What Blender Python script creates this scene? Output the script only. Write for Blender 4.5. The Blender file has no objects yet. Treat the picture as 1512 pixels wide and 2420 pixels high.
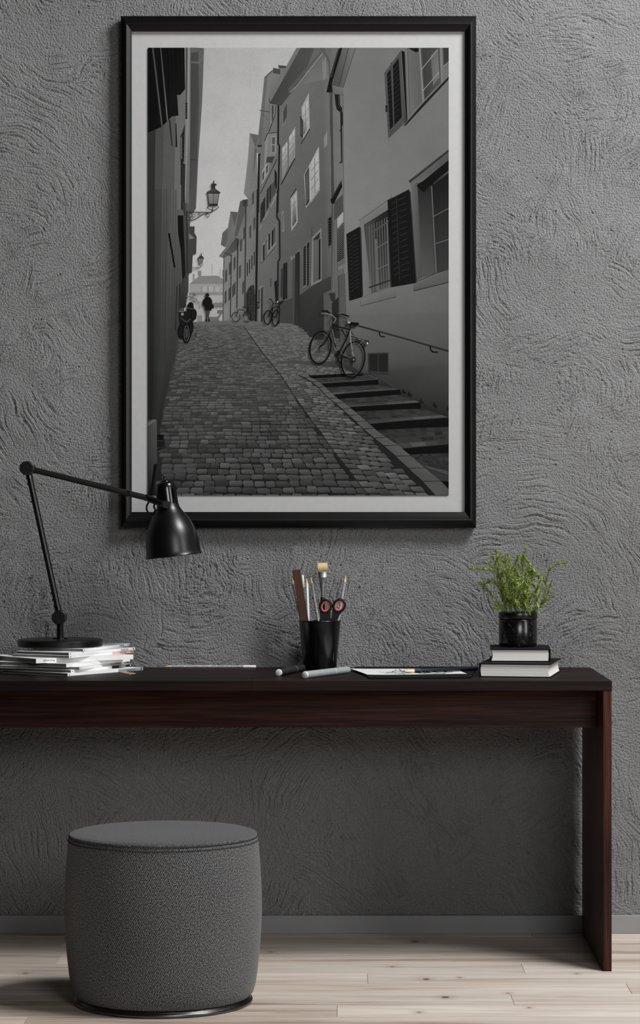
import bpy, bmesh, math, random
from mathutils import Vector, Matrix

# ------------------------------------------------------------------ camera, world, light
SC = bpy.context.scene
F, CX, CY = 6000.0, 805.0, 1210.0        # focal length in px, principal point of the 1512x2420 frame
H = 1.184                                # camera height
YF = 6.543                               # front edge of the desk
YW = 7.142                               # wall
ZT = 0.7488                              # desk top height

cam_d = bpy.data.cameras.new('camera')
cam_d.sensor_fit = 'HORIZONTAL'
cam_d.sensor_width = 36.0
cam_d.lens = 36.0 * F / 1512.0
cam_d.shift_x = -(CX - 756.0) / 1512.0
cam_d.clip_end = 60
cam = bpy.data.objects.new('camera', cam_d)
SC.collection.objects.link(cam)
cam.location = (0, 0, H)
cam.rotation_euler = (math.pi / 2, 0, 0)
SC.camera = cam

W = bpy.data.worlds.new('room_light')
SC.world = W
W.use_nodes = True
W.node_tree.nodes['Background'].inputs[0].default_value = (1.0, 1.0, 1.0, 1)
W.node_tree.nodes['Background'].inputs[1].default_value = 0.018

def area(name, loc, target, size, power, col=(1, 1, 1)):
    d = bpy.data.lights.new(name, 'AREA')
    d.shape = 'RECTANGLE'
    d.size, d.size_y = size
    d.energy = power
    d.color = col
    o = bpy.data.objects.new(name, d)
    SC.collection.objects.link(o)
    o.location = loc
    o.rotation_euler = (Vector(target) - Vector(loc)).to_track_quat('-Z', 'Y').to_euler()
    return o
area('key_area_light', (2.4, 5.15, 4.6), (0.0, 6.9, 0.9), (1.5, 1.5), 265)  # unseen soft key at upper right, set by the shadow direction; not a window
area('front_fill_light', (1.5, 0.8, 2.3), (0.0, 7.0, 0.8), (1.6, 1.4), 78)  # unseen front fill, added to lift the wall under the desk
area('side_fill_light', (4.4, 3.1, 2.2), (0.0, 6.9, 0.9), (0.7, 2.4), 60)  # unseen tall fill, added at right for upright highlights on cup and lamp

SC.view_settings.view_transform = 'Standard'
SC.view_settings.look = 'None'
SC.view_settings.gamma = 1.0
SC.view_settings.use_curve_mapping = False
SC.view_settings.exposure = 0.0

# ------------------------------------------------------------------ helpers
R = random.Random(11)
def lin(g):
    c = g / 255.0
    return c / 12.92 if c <= 0.04045 else ((c + 0.055) / 1.055) ** 2.4
def rgb(r, g, b):
    return (lin(r), lin(g), lin(b), 1.0)
def px(x, y, Y):                          # a point seen at pixel (x, y) at distance Y
    return Vector(((x - CX) * Y / F, Y, H - (y - CY) * Y / F))
def onz(x, y, z):                         # a point seen at pixel (x, y) at height z
    Y = F * (H - z) / (y - CY)
    return Vector(((x - CX) * Y / F, Y, z))

class MB:
    def __init__(s): s.v = []; s.f = []
    def quadgrid(s, rows, closed_u=True, closed_v=False):
        b = len(s.v); n = len(rows[0]); m = len(rows)
        for r in rows: s.v += [Vector(p) for p in r]
        for i in range(m if closed_v else m - 1):
            for j in range(n if closed_u else n - 1):
                a = b + i * n + j; c = b + i * n + (j + 1) % n
                i2 = (i + 1) % m
                s.f.append((a, c, b + i2 * n + (j + 1) % n, b + i2 * n + j))
        return s
    def face(s, pts):
        b = len(s.v); s.v += [Vector(p) for p in pts]; s.f.append(tuple(range(b, b + len(pts)))); return s
    def box(s, lo, hi, fr=None):
        (x0, y0, z0), (x1, y1, z1) = lo, hi
        b = len(s.v)
        P = [(x0,y0,z0),(x1,y0,z0),(x1,y1,z0),(x0,y1,z0),(x0,y0,z1),(x1,y0,z1),(x1,y1,z1),(x0,y1,z1)]
        s.v += [fr @ Vector(p) if fr else Vector(p) for p in P]
        s.f += [tuple(b + i for i in q) for q in ((0,3,2,1),(4,5,6,7),(0,1,5,4),(1,2,6,5),(2,3,7,6),(3,0,4,7))]
        return s
    def lathe(s, prof, n=32, fr=None, cap0=True, cap1=True, phase=0.0):
        rows = []
        for r, z in prof:
            row = [Vector((r * math.cos(phase + 2*math.pi*k/n), r * math.sin(phase + 2*math.pi*k/n), z)) for k in range(n)]
            rows.append([fr @ p for p in row] if fr else row)
        s.quadgrid(rows)
        if cap0: s.face(list(reversed(rows[0])))
        if cap1: s.face(rows[-1])
        return s
    def tube(s, pts, r, n=10, closed=False, cap=True):
        pts = [Vector(p) for p in pts]; m = len(pts)
        rr = r if isinstance(r, (list, tuple)) else [r] * m
        rows = []; ref = None
        for i, p in enumerate(pts):
            a = pts[(i - 1) % m] if (closed or i > 0) else p
            c = pts[(i + 1) % m] if (closed or i < m - 1) else p
            t = (c - a).normalized()
            if ref is None:
                ref = t.orthogonal().normalized()
            ref = (ref - t * ref.dot(t)).normalized()
            u = t.cross(ref)
            rows.append([p + (ref * math.cos(2*math.pi*k/n) + u * math.sin(2*math.pi*k/n)) * rr[i] for k in range(n)])
        s.quadgrid(rows, closed_v=closed)
        if cap and not closed:
            s.face(list(reversed(rows[0]))); s.face(rows[-1])
        return s
    def prism(s, poly, d, fr=None):       # poly in local xy, extruded 0..d along local z
        a = [Vector((p[0], p[1], 0)) for p in poly]; c = [Vector((p[0], p[1], d)) for p in poly]
        if fr: a = [fr @ p for p in a]; c = [fr @ p for p in c]
        s.quadgrid([a, c]); s.face(list(reversed(a))); s.face(c)
        return s

def frame(o, z, x=None):                  # local frame with z axis along z
    z = Vector(z).normalized()
    x = Vector(x) if x is not None else z.orthogonal()
    x = (x - z * x.dot(z)).normalized()
    y = z.cross(x)
    return Matrix(((x.x, y.x, z.x, o[0]), (x.y, y.y, z.y, o[1]), (x.z, y.z, z.z, o[2]), (0, 0, 0, 1)))

def wmat(o):
    m = Matrix.Identity(4)
    while o is not None:
        m = o.matrix_basis @ m; o = o.parent
    return m

def obj(name, mb, mat, parent=None, smooth=0.0, bevel=0.0, bseg=2, local=False):
    me = bpy.data.meshes.new(name)
    v = mb.v
    if parent is not None and not local:
        mi = wmat(parent).inverted(); v = [mi @ p for p in v]
    me.from_pydata([tuple(p) for p in v], [], mb.f)
    bm = bmesh.new(); bm.from_mesh(me)
    bmesh.ops.remove_doubles(bm, verts=bm.verts, dist=1e-6)
    bmesh.ops.recalc_face_normals(bm, faces=bm.faces)
    if bevel > 0:
        es = [e for e in bm.edges if len(e.link_faces) == 2 and e.calc_face_angle(0) > 0.7]
        bmesh.ops.bevel(bm, geom=es, offset=bevel, segments=bseg, profile=0.5, affect='EDGES', clamp_overlap=True)
    bm.to_mesh(me); bm.free()
    if smooth > 0:
        for p in me.polygons: p.use_smooth = True
        me.set_sharp_from_angle(angle=smooth)
    me.materials.append(mat)
    o = bpy.data.objects.new(name, me)
    SC.collection.objects.link(o)
    if parent is not None: o.parent = parent
    return o

def tag(o, label, cat, group=None, kind=None):
    if label: o['label'] = label
    if cat: o['category'] = cat
    if group: o['group'] = group
    if kind: o['kind'] = kind
    return o
def thing(name, label, cat, loc=(0, 0, 0), rot=None, group=None):
    o = bpy.data.objects.new(name, None)
    o.empty_display_size = 0.05
    SC.collection.objects.link(o)
    o.location = loc
    if rot is not None: o.rotation_euler = rot
    return tag(o, label, cat, group)
def struct(o):
    o['kind'] = 'structure'; return o
def copy_tree(o, parent=None):
    c = o.copy(); SC.collection.objects.link(c); c.parent = parent
    for ch in list(o.children): copy_tree(ch, c)
    return c

# ------------------------------------------------------------------ materials
class NT:
    def __init__(s, name):
        s.m = bpy.data.materials.new(name); s.m.use_nodes = True
        s.t = s.m.node_tree; s.b = s.t.nodes['Principled BSDF']
    def n(s, typ, **kw):
        nd = s.t.nodes.new('ShaderNode' + typ)
        for k, v in kw.items(): setattr(nd, k, v)
        return nd
    def l(s, a, b): s.t.links.new(a, b)
    def inp(s, sock, v):
        if isinstance(v, (int, float, tuple, list)): sock.default_value = v
        else: s.l(v, sock)
    def math(s, op, a, b=None, c=None, clamp=False):
        nd = s.n('Math', operation=op); nd.use_clamp = clamp
        for i, v in enumerate((a, b, c)):
            if v is not None: s.inp(nd.inputs[i], v)
        return nd.outputs[0]
    def vmath(s, op, a, b=None, scale=None):
        nd = s.n('VectorMath', operation=op)
        s.inp(nd.inputs[0], a)
        if b is not None: s.inp(nd.inputs[1], b)
        if scale is not None: s.inp(nd.inputs['Scale'], scale)
        return nd.outputs['Value'] if op in ('LENGTH', 'DISTANCE', 'DOT_PRODUCT') else nd.outputs[0]
    def coord(s, kind='Object', scale=(1, 1, 1), rot=(0, 0, 0), loc=(0, 0, 0)):
        if kind == 'World': src = s.n('NewGeometry').outputs['Position']
        else: src = s.n('TexCoord').outputs[kind]
        mp = s.n('Mapping'); s.l(src, mp.inputs[0])
        mp.inputs['Location'].default_value = loc
        mp.inputs['Rotation'].default_value = rot
        mp.inputs['Scale'].default_value = scale
        return mp.outputs[0]
    def noise(s, v, scale, detail=3, rough=0.5, dist=0.0, dims='3D'):
        nd = s.n('TexNoise'); nd.noise_dimensions = dims
        s.l(v, nd.inputs['Vector'])
        nd.inputs['Scale'].default_value = scale; nd.inputs['Detail'].default_value = detail
        nd.inputs['Roughness'].default_value = rough; nd.inputs['Distortion'].default_value = dist
        return nd.outputs['Fac']
    def ramp(s, fac, stops, interp='LINEAR'):
        nd = s.n('ValToRGB'); s.l(fac, nd.inputs[0]); cr = nd.color_ramp; cr.interpolation = interp
        while len(cr.elements) < len(stops): cr.elements.new(0.5)
        for e, (p, c) in zip(cr.elements, stops):
            e.position = p; e.color = c if isinstance(c, (tuple, list)) else (c, c, c, 1)
        return nd.outputs[0]
    def mix(s, fac, a, b, mode='MIX'):
        nd = s.n('Mix', data_type='RGBA', blend_type=mode)
        s.inp(nd.inputs[0], fac); s.inp(nd.inputs[6], a); s.inp(nd.inputs[7], b)
        return nd.outputs[2]
    def bump(s, h, dist, strength=1.0):
        nd = s.n('Bump'); nd.inputs['Strength'].default_value = strength
        nd.inputs['Distance'].default_value = dist
        s.l(h, nd.inputs['Height']); s.l(nd.outputs[0], s.b.inputs['Normal'])
    def base(s, c=None, rough=0.5, spec=0.5, metal=0.0):
        if c is not None: s.inp(s.b.inputs['Base Color'], c)
        s.inp(s.b.inputs['Roughness'], rough)
        s.b.inputs['Specular IOR Level'].default_value = spec
        s.b.inputs['Metallic'].default_value = metal
        return s.m

def simple(name, c1, c2, scale, rough=0.5, spec=0.4, metal=0.0, stretch=(1, 1, 1), bump=0.0, kind='Object'):
    t = NT(name); v = t.coord(kind, stretch)
    f = t.noise(v, scale, 4, 0.55)
    t.base(t.ramp(f, [(0.3, c1), (0.7, c2)]), rough, spec, metal)
    if bump: t.bump(f, bump)
    return t.m

def mat_plaster():
    t = NT('rough_trowelled_plaster')
    pos = t.n('NewGeometry').outputs['Position']
    sx = t.n('SeparateXYZ'); t.l(pos, sx.inputs[0])
    cb = t.n('CombineXYZ'); t.l(sx.outputs[0], cb.inputs[0]); t.l(sx.outputs[2], cb.inputs[1])
    p = cb.outputs[0]
    wn = t.n('TexNoise'); t.l(p, wn.inputs['Vector']); wn.inputs['Scale'].default_value = 5; wn.inputs['Detail'].default_value = 2
    wob = t.vmath('SCALE', t.vmath('SUBTRACT', wn.outputs['Color'], (0.5, 0.5, 0.5)), scale=0.10)
    pw = t.vmath('ADD', p, wob)
    wn2 = t.n('TexNoise'); t.l(p, wn2.inputs['Vector']); wn2.inputs['Scale'].default_value = 60; wn2.inputs['Detail'].default_value = 2
    wob2 = t.vmath('SCALE', t.vmath('SUBTRACT', wn2.outputs['Color'], (0.5, 0.5, 0.5)), scale=0.0045)
    def strokes(scale, seed, fr, ft, spread):
        vo = t.n('TexVoronoi'); vo.voronoi_dimensions = '2D'
        vp = t.vmath('ADD', pw, (seed, seed * 0.7, 0))
        t.l(vp, vo.inputs['Vector']); vo.inputs['Scale'].default_value = scale
        off = t.vmath('SCALE', t.vmath('SUBTRACT', vo.outputs['Color'], (0.5, 0.5, 0.5)), scale=spread)
        c = t.vmath('ADD', vo.outputs['Position'], off)
        d = t.vmath('SUBTRACT', t.vmath('ADD', vp, wob2), c)
        dx = t.n('SeparateXYZ'); t.l(d, dx.inputs[0])
        r = t.math('SQRT', t.math('ADD', t.math('MULTIPLY', dx.outputs[0], dx.outputs[0]), t.math('MULTIPLY', dx.outputs[1], dx.outputs[1])))
        th = t.math('ARCTAN2', dx.outputs[1], dx.outputs[0])
        cv = t.n('CombineXYZ'); t.l(t.math('MULTIPLY', r, fr), cv.inputs[0]); t.l(t.math('MULTIPLY', th, ft), cv.inputs[1])
        t.l(t.vmath('LENGTH', vo.outputs['Color']), cv.inputs[2])
        return t.noise(cv.outputs[0], 1.0, 2.5, 0.6)
    s1 = strokes(2.6, 0.0, 125, 3.4, 0.8)
    s2 = strokes(3.6, 7.3, 145, 4.0, 0.6)
    mk = t.noise(p, 4.0, 2)
    mkr = t.ramp(mk, [(0.46, 0.0), (0.54, 1.0)])
    st = t.math('ADD', t.math('MULTIPLY', s1, mkr), t.math('MULTIPLY', s2, t.math('SUBTRACT', 1.0, mkr)))
    st = t.ramp(st, [(0.30, 0.0), (0.50, 0.8), (0.72, 1.0)])
    amp = t.ramp(t.noise(p, 6.5, 2), [(0.40, 0.25), (0.60, 1.0)])
    gn = t.ramp(t.noise(t.vmath('ADD', p, wob2), 185, 2.0, 0.6), [(0.32, 0.0), (0.52, 0.8), (0.72, 1.0)])
    gn2 = t.noise(p, 420, 2.0, 0.6)
    pv = t.n('TexVoronoi'); pv.voronoi_dimensions = '2D'; t.l(t.vmath('ADD', p, wob2), pv.inputs['Vector']); pv.inputs['Scale'].default_value = 38
    sel = t.n('SeparateXYZ'); t.l(pv.outputs['Color'], sel.inputs[0])
    pit = t.math('MULTIPLY', t.ramp(pv.outputs['Distance'], [(0.05, 1.0), (0.14, 0.0)]), t.math('GREATER_THAN', sel.outputs[0], 0.94))
    h = t.math('ADD', t.math('MULTIPLY', gn2, 0.0016), t.math('ADD', t.math('MULTIPLY', gn, 0.0025), t.math('MULTIPLY', t.math('MULTIPLY', st, amp), 0.0058)))
    h = t.math('SUBTRACT', h, t.math('MULTIPLY', pit, 0.0040))
    dn = t.n('Displacement'); t.l(h, dn.inputs['Height']); dn.inputs['Midlevel'].default_value = 0.0092; dn.inputs['Scale'].default_value = 1.2
    t.l(dn.outputs[0], t.t.nodes['Material Output'].inputs['Displacement'])
    t.m.displacement_method = 'BOTH'
    tint = t.noise(p, 1.6, 4, 0.55)
    t.base(t.ramp(tint, [(0.3, (0.185, 0.185, 0.187, 1)), (0.7, (0.225, 0.225, 0.227, 1))]), 0.9, 0.15)
    return t.m

def mat_wood(name, axis, dark, mid, light, rough=0.36, scale=1.0):
    t = NT(name)
    st = [1.0, 1.0, 1.0]
    for i in range(3): st[i] = (1.6 if i == axis else 48.0) * scale
    v = t.coord('World', tuple(st))
    w = t.noise(v, 1.0, 5, 0.6, 0.6)
    v2 = t.coord('World', tuple((5.0 if i == axis else 320.0) * scale for i in range(3)))
    fine = t.noise(v2, 1.0, 3, 0.6)
    v3 = t.coord('World', tuple((1.2 if i == axis else 5.0) * scale for i in range(3)), loc=(3.1, 1.7, 0.4))
    big = t.noise(v3, 1.3, 2, 0.5)
    f = t.math('ADD', t.math('MULTIPLY', w, 0.42), t.math('ADD', t.math('MULTIPLY', fine, 0.42), t.math('MULTIPLY', big, 0.28)))
    oi = t.n('ObjectInfo')
    f = t.math('ADD', f, t.math('MULTIPLY', t.math('SUBTRACT', oi.outputs['Random'], 0.5), 0.06))
    t.base(t.ramp(f, [(0.43, dark), (0.55, mid), (0.68, light)]), rough, 0.14)
    t.bump(t.math('ADD', fine, w), 0.0012, 0.5)
    return t.m

def mat_floor():
    t = NT('greige_oak_plank')
    oi = t.n('ObjectInfo')
    pos = t.n('NewGeometry').outputs['Position']
    sh = t.n('CombineXYZ'); t.l(t.math('MULTIPLY', oi.outputs['Random'], 37.0), sh.inputs[0]); t.l(t.math('MULTIPLY', oi.outputs['Random'], 11.0), sh.inputs[2])
    pp = t.vmath('ADD', pos, sh.outputs[0])
    def st(sc):
        m = t.n('Mapping'); t.l(pp, m.inputs[0]); m.inputs['Scale'].default_value = sc; return m.outputs[0]
    g1 = t.noise(st((1.6, 22, 8)), 1.0, 5, 0.62, 0.8)
    g2 = t.noise(st((5, 160, 30)), 1.0, 3, 0.6)
    g3 = t.noise(st((1.0, 5, 2)), 1.0, 2, 0.5)
    f = t.math('ADD', t.math('MULTIPLY', g1, 0.5), t.math('ADD', t.math('MULTIPLY', g2, 0.22), t.math('MULTIPLY', g3, 0.28)))
    col = t.ramp(f, [(0.33, rgb(138, 118, 102)), (0.45, rgb(192, 176, 162)), (0.56, rgb(210, 200, 190)), (0.7, rgb(222, 215, 208))])
    lo = t.math('ADD', 0.88, t.math('MULTIPLY', oi.outputs['Random'], 0.18))
    cl = t.n('CombineXYZ')
    for i in range(3): t.l(lo, cl.inputs[i])
    col = t.mix(1.0, col, cl.outputs[0], 'MULTIPLY')
    # knots, each at a fixed place in the boards
    for kx, ky, ks in [(1007, 2314, 1.0), (1052, 2356.5, 1.15), (980, 2225, 1.3), (927, 2284.5, .7), (1200, 2347, .7), (990, 2392, .8), (1086, 2310, .6), (1363, 2301, .6), (1250, 2381, .6), (640, 2250, .8), (60, 2300, .8)]:
        q = onz(kx, ky, 0.0)
        d = t.vmath('MULTIPLY', t.vmath('SUBTRACT', pos, (q.x, q.y, 0)), (1 / (0.0085 * ks), 1 / (0.0105 * ks), 0))
        wv = t.vmath('LENGTH', d)
        k = t.ramp(t.math('MULTIPLY', wv, 0.4), [(0.30, 1.0), (0.48, 0.0)])
        col = t.mix(t.math('MULTIPLY', k, 0.94 if ks >= 1 else 0.6), col, rgb(40, 26, 18))
        ring = t.ramp(t.math('MULTIPLY', wv, 0.12), [(0.12, 0.35), (0.5, 0.0)])
        col = t.mix(ring, col, rgb(150, 128, 108))
    t.base(col, t.ramp(g2, [(0.3, 0.46), (0.7, 0.6)]), 0.35)
    t.bump(t.math('ADD', g2, g1), 0.0008, 0.6)
    return t.m

def mat_twill(name, d, l, k=2200.0):
    t = NT(name)
    uv = t.n('UVMap'); uv.uv_map = 'weave'
    sp = t.n('SeparateXYZ'); t.l(uv.outputs[0], sp.inputs[0])
    a = t.math('SINE', t.math('MULTIPLY', t.math('ADD', sp.outputs[0], t.math('MULTIPLY', sp.outputs[1], 1.7)), k))
    b = t.math('SINE', t.math('MULTIPLY', t.math('SUBTRACT', sp.outputs[0], t.math('MULTIPLY', sp.outputs[1], 0.6)), k * 1.31))
    nz = t.noise(uv.outputs[0], 330, 2, 0.8)
    f = t.math('ADD', t.math('MULTIPLY', t.math('ADD', a, t.math('MULTIPLY', b, 0.6)), 0.15), t.math('ADD', 0.5, t.math('MULTIPLY', t.math('SUBTRACT', nz, 0.5), 1.5)))
    big = t.noise(uv.outputs[0], 5, 3)
    f = t.math('ADD', f, t.math('MULTIPLY', t.math('SUBTRACT', big, 0.5), 0.08))
    t.base(t.ramp(f, [(0.30, d), (0.52, tuple(x + (y - x) * 0.22 for x, y in zip(d, l))), (0.85, l)]), 0.95, 0.08)
    t.b.inputs['Sheen Weight'].default_value = 0.15
    t.bump(f, 0.0006, 0.7)
    return t.m

def mat_speckle():
    t = NT('black_and_white_printed_pencil')
    v = t.coord('Object', (1, 1, 0.8))
    vo = t.n('TexVoronoi'); vo.feature = 'DISTANCE_TO_EDGE'; t.l(v, vo.inputs['Vector']); vo.inputs['Scale'].default_value = 520
    nz = t.noise(v, 800, 2)
    f = t.math('ADD', vo.outputs['Distance'], t.math('MULTIPLY', t.math('SUBTRACT', nz, 0.5), 0.35))
    t.base(t.ramp(f, [(0.0, rgb(228, 228, 226)), (0.10, rgb(210, 210, 208)), (0.13, rgb(12, 12, 12)), (1.0, rgb(8, 8, 8))]), 0.35, 0.5)
    return t.m

def mat_marble():
    t = NT('black_veined_marble')
    v = t.coord('Object')
    nz = t.n('TexNoise'); t.l(v, nz.inputs['Vector']); nz.inputs['Scale'].default_value = 25; nz.inputs['Detail'].default_value = 4
    vv = t.vmath('ADD', v, t.vmath('SCALE', nz.outputs['Color'], scale=0.03))
    vo = t.n('TexVoronoi'); vo.feature = 'DISTANCE_TO_EDGE'; t.l(vv, vo.inputs['Vector']); vo.inputs['Scale'].default_value = 95
    m = t.ramp(t.noise(v, 70, 3, 0.7), [(0.52, 0.0), (0.66, 1.0)])
    ln = t.math('MULTIPLY', t.ramp(vo.outputs['Distance'], [(0.0, 1.0), (0.05, 0.0)]), m)
    t.base(t.mix(ln, (0.0035, 0.0035, 0.0035, 1), (0.16, 0.16, 0.16, 1)), 0.22, 0.5)
    return t.m

def mat_pages(name, c1, c2):
    t = NT(name)
    v = t.coord('World', (3, 3, 1500))
    f = t.noise(v, 1.0, 3, 0.7)
    t.base(t.ramp(f, [(0.3, c1), (0.7, c2)]), 0.8, 0.15)
    t.bump(f, 0.0006, 0.6)
    return t.m

M = {}
M['plaster'] = mat_plaster()
M['floor'] = mat_floor()
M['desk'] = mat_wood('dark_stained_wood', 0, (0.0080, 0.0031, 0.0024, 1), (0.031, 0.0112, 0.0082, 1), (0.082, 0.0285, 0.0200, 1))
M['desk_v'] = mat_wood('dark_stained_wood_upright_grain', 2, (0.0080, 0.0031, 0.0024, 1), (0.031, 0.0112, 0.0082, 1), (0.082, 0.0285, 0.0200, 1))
M['desk_top'] = mat_wood('dark_stained_wood_shaded_top', 0, (0.0018, 0.0009, 0.0008, 1), (0.0066, 0.0030, 0.0025, 1), (0.017, 0.0072, 0.0057, 1), 0.5)  # darker copy of the desk wood; shade on the top put into its colour
M['skirt'] = simple('grey_painted_skirting', rgb(132, 132, 133), rgb(138, 138, 139), 8, 0.5, 0.4)
M['black_frame'] = simple('satin_black_lacquer', (0.0016, 0.0016, 0.0016, 1), (0.0026, 0.0026, 0.0026, 1), 30, 0.36, 0.3)
M['mat_board'] = simple('off_white_mat_board', (0.415, 0.415, 0.417, 1), (0.44, 0.44, 0.442, 1), 60, 0.9, 0.1)
M['lamp_black'] = simple('matt_black_powder_coat', (0.0016, 0.0016, 0.0016, 1), (0.0026, 0.0026, 0.0026, 1), 200, 0.34, 0.5)
M['lamp_gloss'] = simple('glossy_black_enamel', (0.0016, 0.0016, 0.0016, 1), (0.0026, 0.0026, 0.0026, 1), 100, 0.2, 0.6)
M['cup_black'] = simple('glossy_black_metal', (0.0016, 0.0016, 0.0016, 1), (0.0026, 0.0026, 0.0026, 1), 60, 0.24, 0.6, 0.0, (1, 1, 0.2))
M['white_paper'] = simple('white_coated_paper', (0.74, 0.74, 0.735, 1), (0.80, 0.80, 0.795, 1), 40, 0.5, 0.3)
M['mag_pages'] = mat_pages('magazine_page_edges', (0.09, 0.088, 0.086, 1), (0.25, 0.247, 0.243, 1))
M['mag_pages_dark'] = mat_pages('magazine_page_edges_printed', (0.045, 0.038, 0.038, 1), (0.15, 0.138, 0.136, 1))
M['ink'] = simple('black_printing_ink', (0.010, 0.010, 0.010, 1), (0.014, 0.014, 0.014, 1), 80, 0.5, 0.3)
M['white_ink'] = simple('white_printing_ink', (0.7, 0.7, 0.7, 1), (0.75, 0.75, 0.75, 1), 80, 0.5, 0.3)
M['pink'] = simple('salmon_pink_print', rgb(216, 168, 160), rgb(224, 178, 170), 60, 0.5, 0.3)
M['beige'] = simple('beige_print', rgb(192, 178, 160), rgb(200, 186, 168), 60, 0.5, 0.3)
M['greyprint'] = simple('blue_grey_print', rgb(126, 134, 136), rgb(134, 142, 144), 60, 0.5, 0.3)
M['book_pages'] = mat_pages('book_page_edges', rgb(205, 202, 196), rgb(236, 234, 229))
M['book_black'] = simple('black_book_cloth', (0.0016, 0.0016, 0.0016, 1), (0.0026, 0.0026, 0.0026, 1), 300, 0.75, 0.2)
M['speckle'] = mat_speckle()
M['pencil_wood'] = simple('sharpened_cedar', rgb(214, 186, 140), rgb(232, 208, 166), 200, 0.6, 0.3, stretch=(1, 1, .2))
M['graphite'] = simple('graphite_point', (0.012, 0.012, 0.013, 1), (0.02, 0.02, 0.021, 1), 300, 0.4, 0.5)
M['eraser'] = simple('white_eraser_rubber', rgb(214, 214, 218), rgb(226, 226, 230), 200, 0.7, 0.3)
M['ferrule'] = simple('polished_steel', (0.55, 0.56, 0.57, 1), (0.65, 0.66, 0.67, 1), 60, 0.22, 0.5, 1.0)
M['white_lacquer'] = simple('white_lacquer', rgb(226, 226, 228), rgb(236, 236, 238), 60, 0.35, 0.4)
M['bristle'] = simple('blond_hog_bristle', rgb(196, 164, 112), rgb(236, 214, 170), 600, 0.8, 0.2, stretch=(1, 1, 0.03), bump=0.001)
M['black_lacquer'] = simple('black_lacquer', (0.0016, 0.0016, 0.0016, 1), (0.0026, 0.0026, 0.0026, 1), 60, 0.2, 0.5)
M['black_plastic'] = simple('black_soft_plastic', (0.0016, 0.0016, 0.0016, 1), (0.0026, 0.0026, 0.0026, 1), 200, 0.55, 0.3)
M['coral'] = simple('coral_red_rubber', rgb(214, 84, 78), rgb(226, 96, 90), 150, 0.55, 0.3)
M['ruler'] = simple('dark_brown_wood', rgb(52, 32, 22), rgb(76, 48, 34), 90, 0.5, 0.3, stretch=(1, 1, 0.1))
M['marker_grey'] = simple('grey_marker_barrel', rgb(140, 144, 144), rgb(148, 152, 152), 60, 0.5, 0.4)
M['marker_black'] = simple('black_marker_barrel', (0.012, 0.012, 0.012, 1), (0.016, 0.016, 0.016, 1), 60, 0.5, 0.4)
M['marker_cap'] = simple('pale_grey_marker_end', rgb(206, 207, 208), rgb(214, 215, 216), 60, 0.5, 0.4)
M['navy'] = simple('dark_navy_lacquer', (0.004, 0.005, 0.014, 1), (0.006, 0.007, 0.02, 1), 60, 0.3, 0.5)
M['folder'] = simple('black_leather_folder', (0.0016, 0.0016, 0.0016, 1), (0.0026, 0.0026, 0.0026, 1), 250, 0.7, 0.2, bump=0.0004)
M['tan_wood'] = simple('pale_tan_wood', rgb(160, 134, 110), rgb(184, 158, 132), 60, 0.6, 0.3, stretch=(.2, 1, 1))
M['twill'] = mat_twill('charcoal_twill_upholstery', (0.006, 0.006, 0.0062, 1), (0.30, 0.30, 0.306, 1), 950.0)
M['twill_top'] = mat_twill('charcoal_twill_upholstery_seat', (0.040, 0.040, 0.042, 1), (0.17, 0.17, 0.176, 1), 1100.0)
M['dark_chrome'] = simple('dark_brushed_steel', (0.10, 0.10, 0.10, 1), (0.15, 0.15, 0.15, 1), 40, 0.28, 0.5, 1.0, (1, 1, 40))
M['marble'] = mat_marble()
M['seam'] = simple('charcoal_piping_cord', (0.012, 0.012, 0.0125, 1), (0.06, 0.06, 0.062, 1), 900, 0.9, 0.1)
M['pot_rim'] = simple('black_glossy_rim', (0.0016, 0.0016, 0.0016, 1), (0.0026, 0.0026, 0.0026, 1), 40, 0.3, 0.5)
M['soil'] = simple('dark_potting_soil', (0.006, 0.005, 0.004, 1), (0.03, 0.022, 0.016, 1), 250, 0.95, 0.1, bump=0.003)
M['stem'] = simple('green_brown_stem', rgb(92, 104, 58), rgb(120, 128, 78), 150, 0.6, 0.3)

# ------------------------------------------------------------------ setting
def lines(lo, a, b, hi, step):            # coarse outside a..b, fine inside
    out = [lo + (a - lo) * k / 8 for k in range(8)]
    n = int(round((b - a) / step)); out += [a + (b - a) * k / n for k in range(n + 1)]
    return out + [b + (hi - b) * k / 8 for k in range(1, 9)]
wx = lines(-3.2, -1.12, 1.02, 3.2, 0.0023); wz = lines(-0.05, 0.03, 2.66, 3.1, 0.0023)
nx, nz = len(wx), len(wz)
wme = bpy.data.meshes.new('wall_back')
import numpy as np
gx, gz = np.meshgrid(np.array(wx), np.array(wz))
co = np.stack([gx, np.full_like(gx, YW), gz], -1).reshape(-1, 3)
ii = (np.arange(nz - 1)[:, None] * nx + np.arange(nx - 1)[None, :]).reshape(-1)
qd = np.stack([ii, ii + 1, ii + nx + 1, ii + nx], -1)
base_n = len(co)
bx_ = np.array([(-3.2, YW + .002, -.05), (3.2, YW + .002, -.05), (3.2, YW + .002, 3.1), (-3.2, YW + .002, 3.1), (-3.2, YW + .12, -.05), (3.2, YW + .12, -.05), (3.2, YW + .12, 3.1), (-3.2, YW + .12, 3.1)])
bq = np.array([(4, 7, 6, 5), (0, 4, 5, 1), (1, 5, 6, 2), (2, 6, 7, 3), (3, 7, 4, 0)]) + base_n
co = np.concatenate([co, bx_]); qd = np.concatenate([qd, bq])
wme.vertices.add(len(co)); wme.vertices.foreach_set('co', co.reshape(-1))
wme.loops.add(len(qd) * 4); wme.loops.foreach_set('vertex_index', qd.reshape(-1).astype(np.int32))
wme.polygons.add(len(qd)); wme.polygons.foreach_set('loop_start', (np.arange(len(qd)) * 4).astype(np.int32))
wme.update(calc_edges=True)
wme.polygons.foreach_set('use_smooth', np.ones(len(qd), dtype=bool))
wme.materials.append(M['plaster'])
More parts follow.
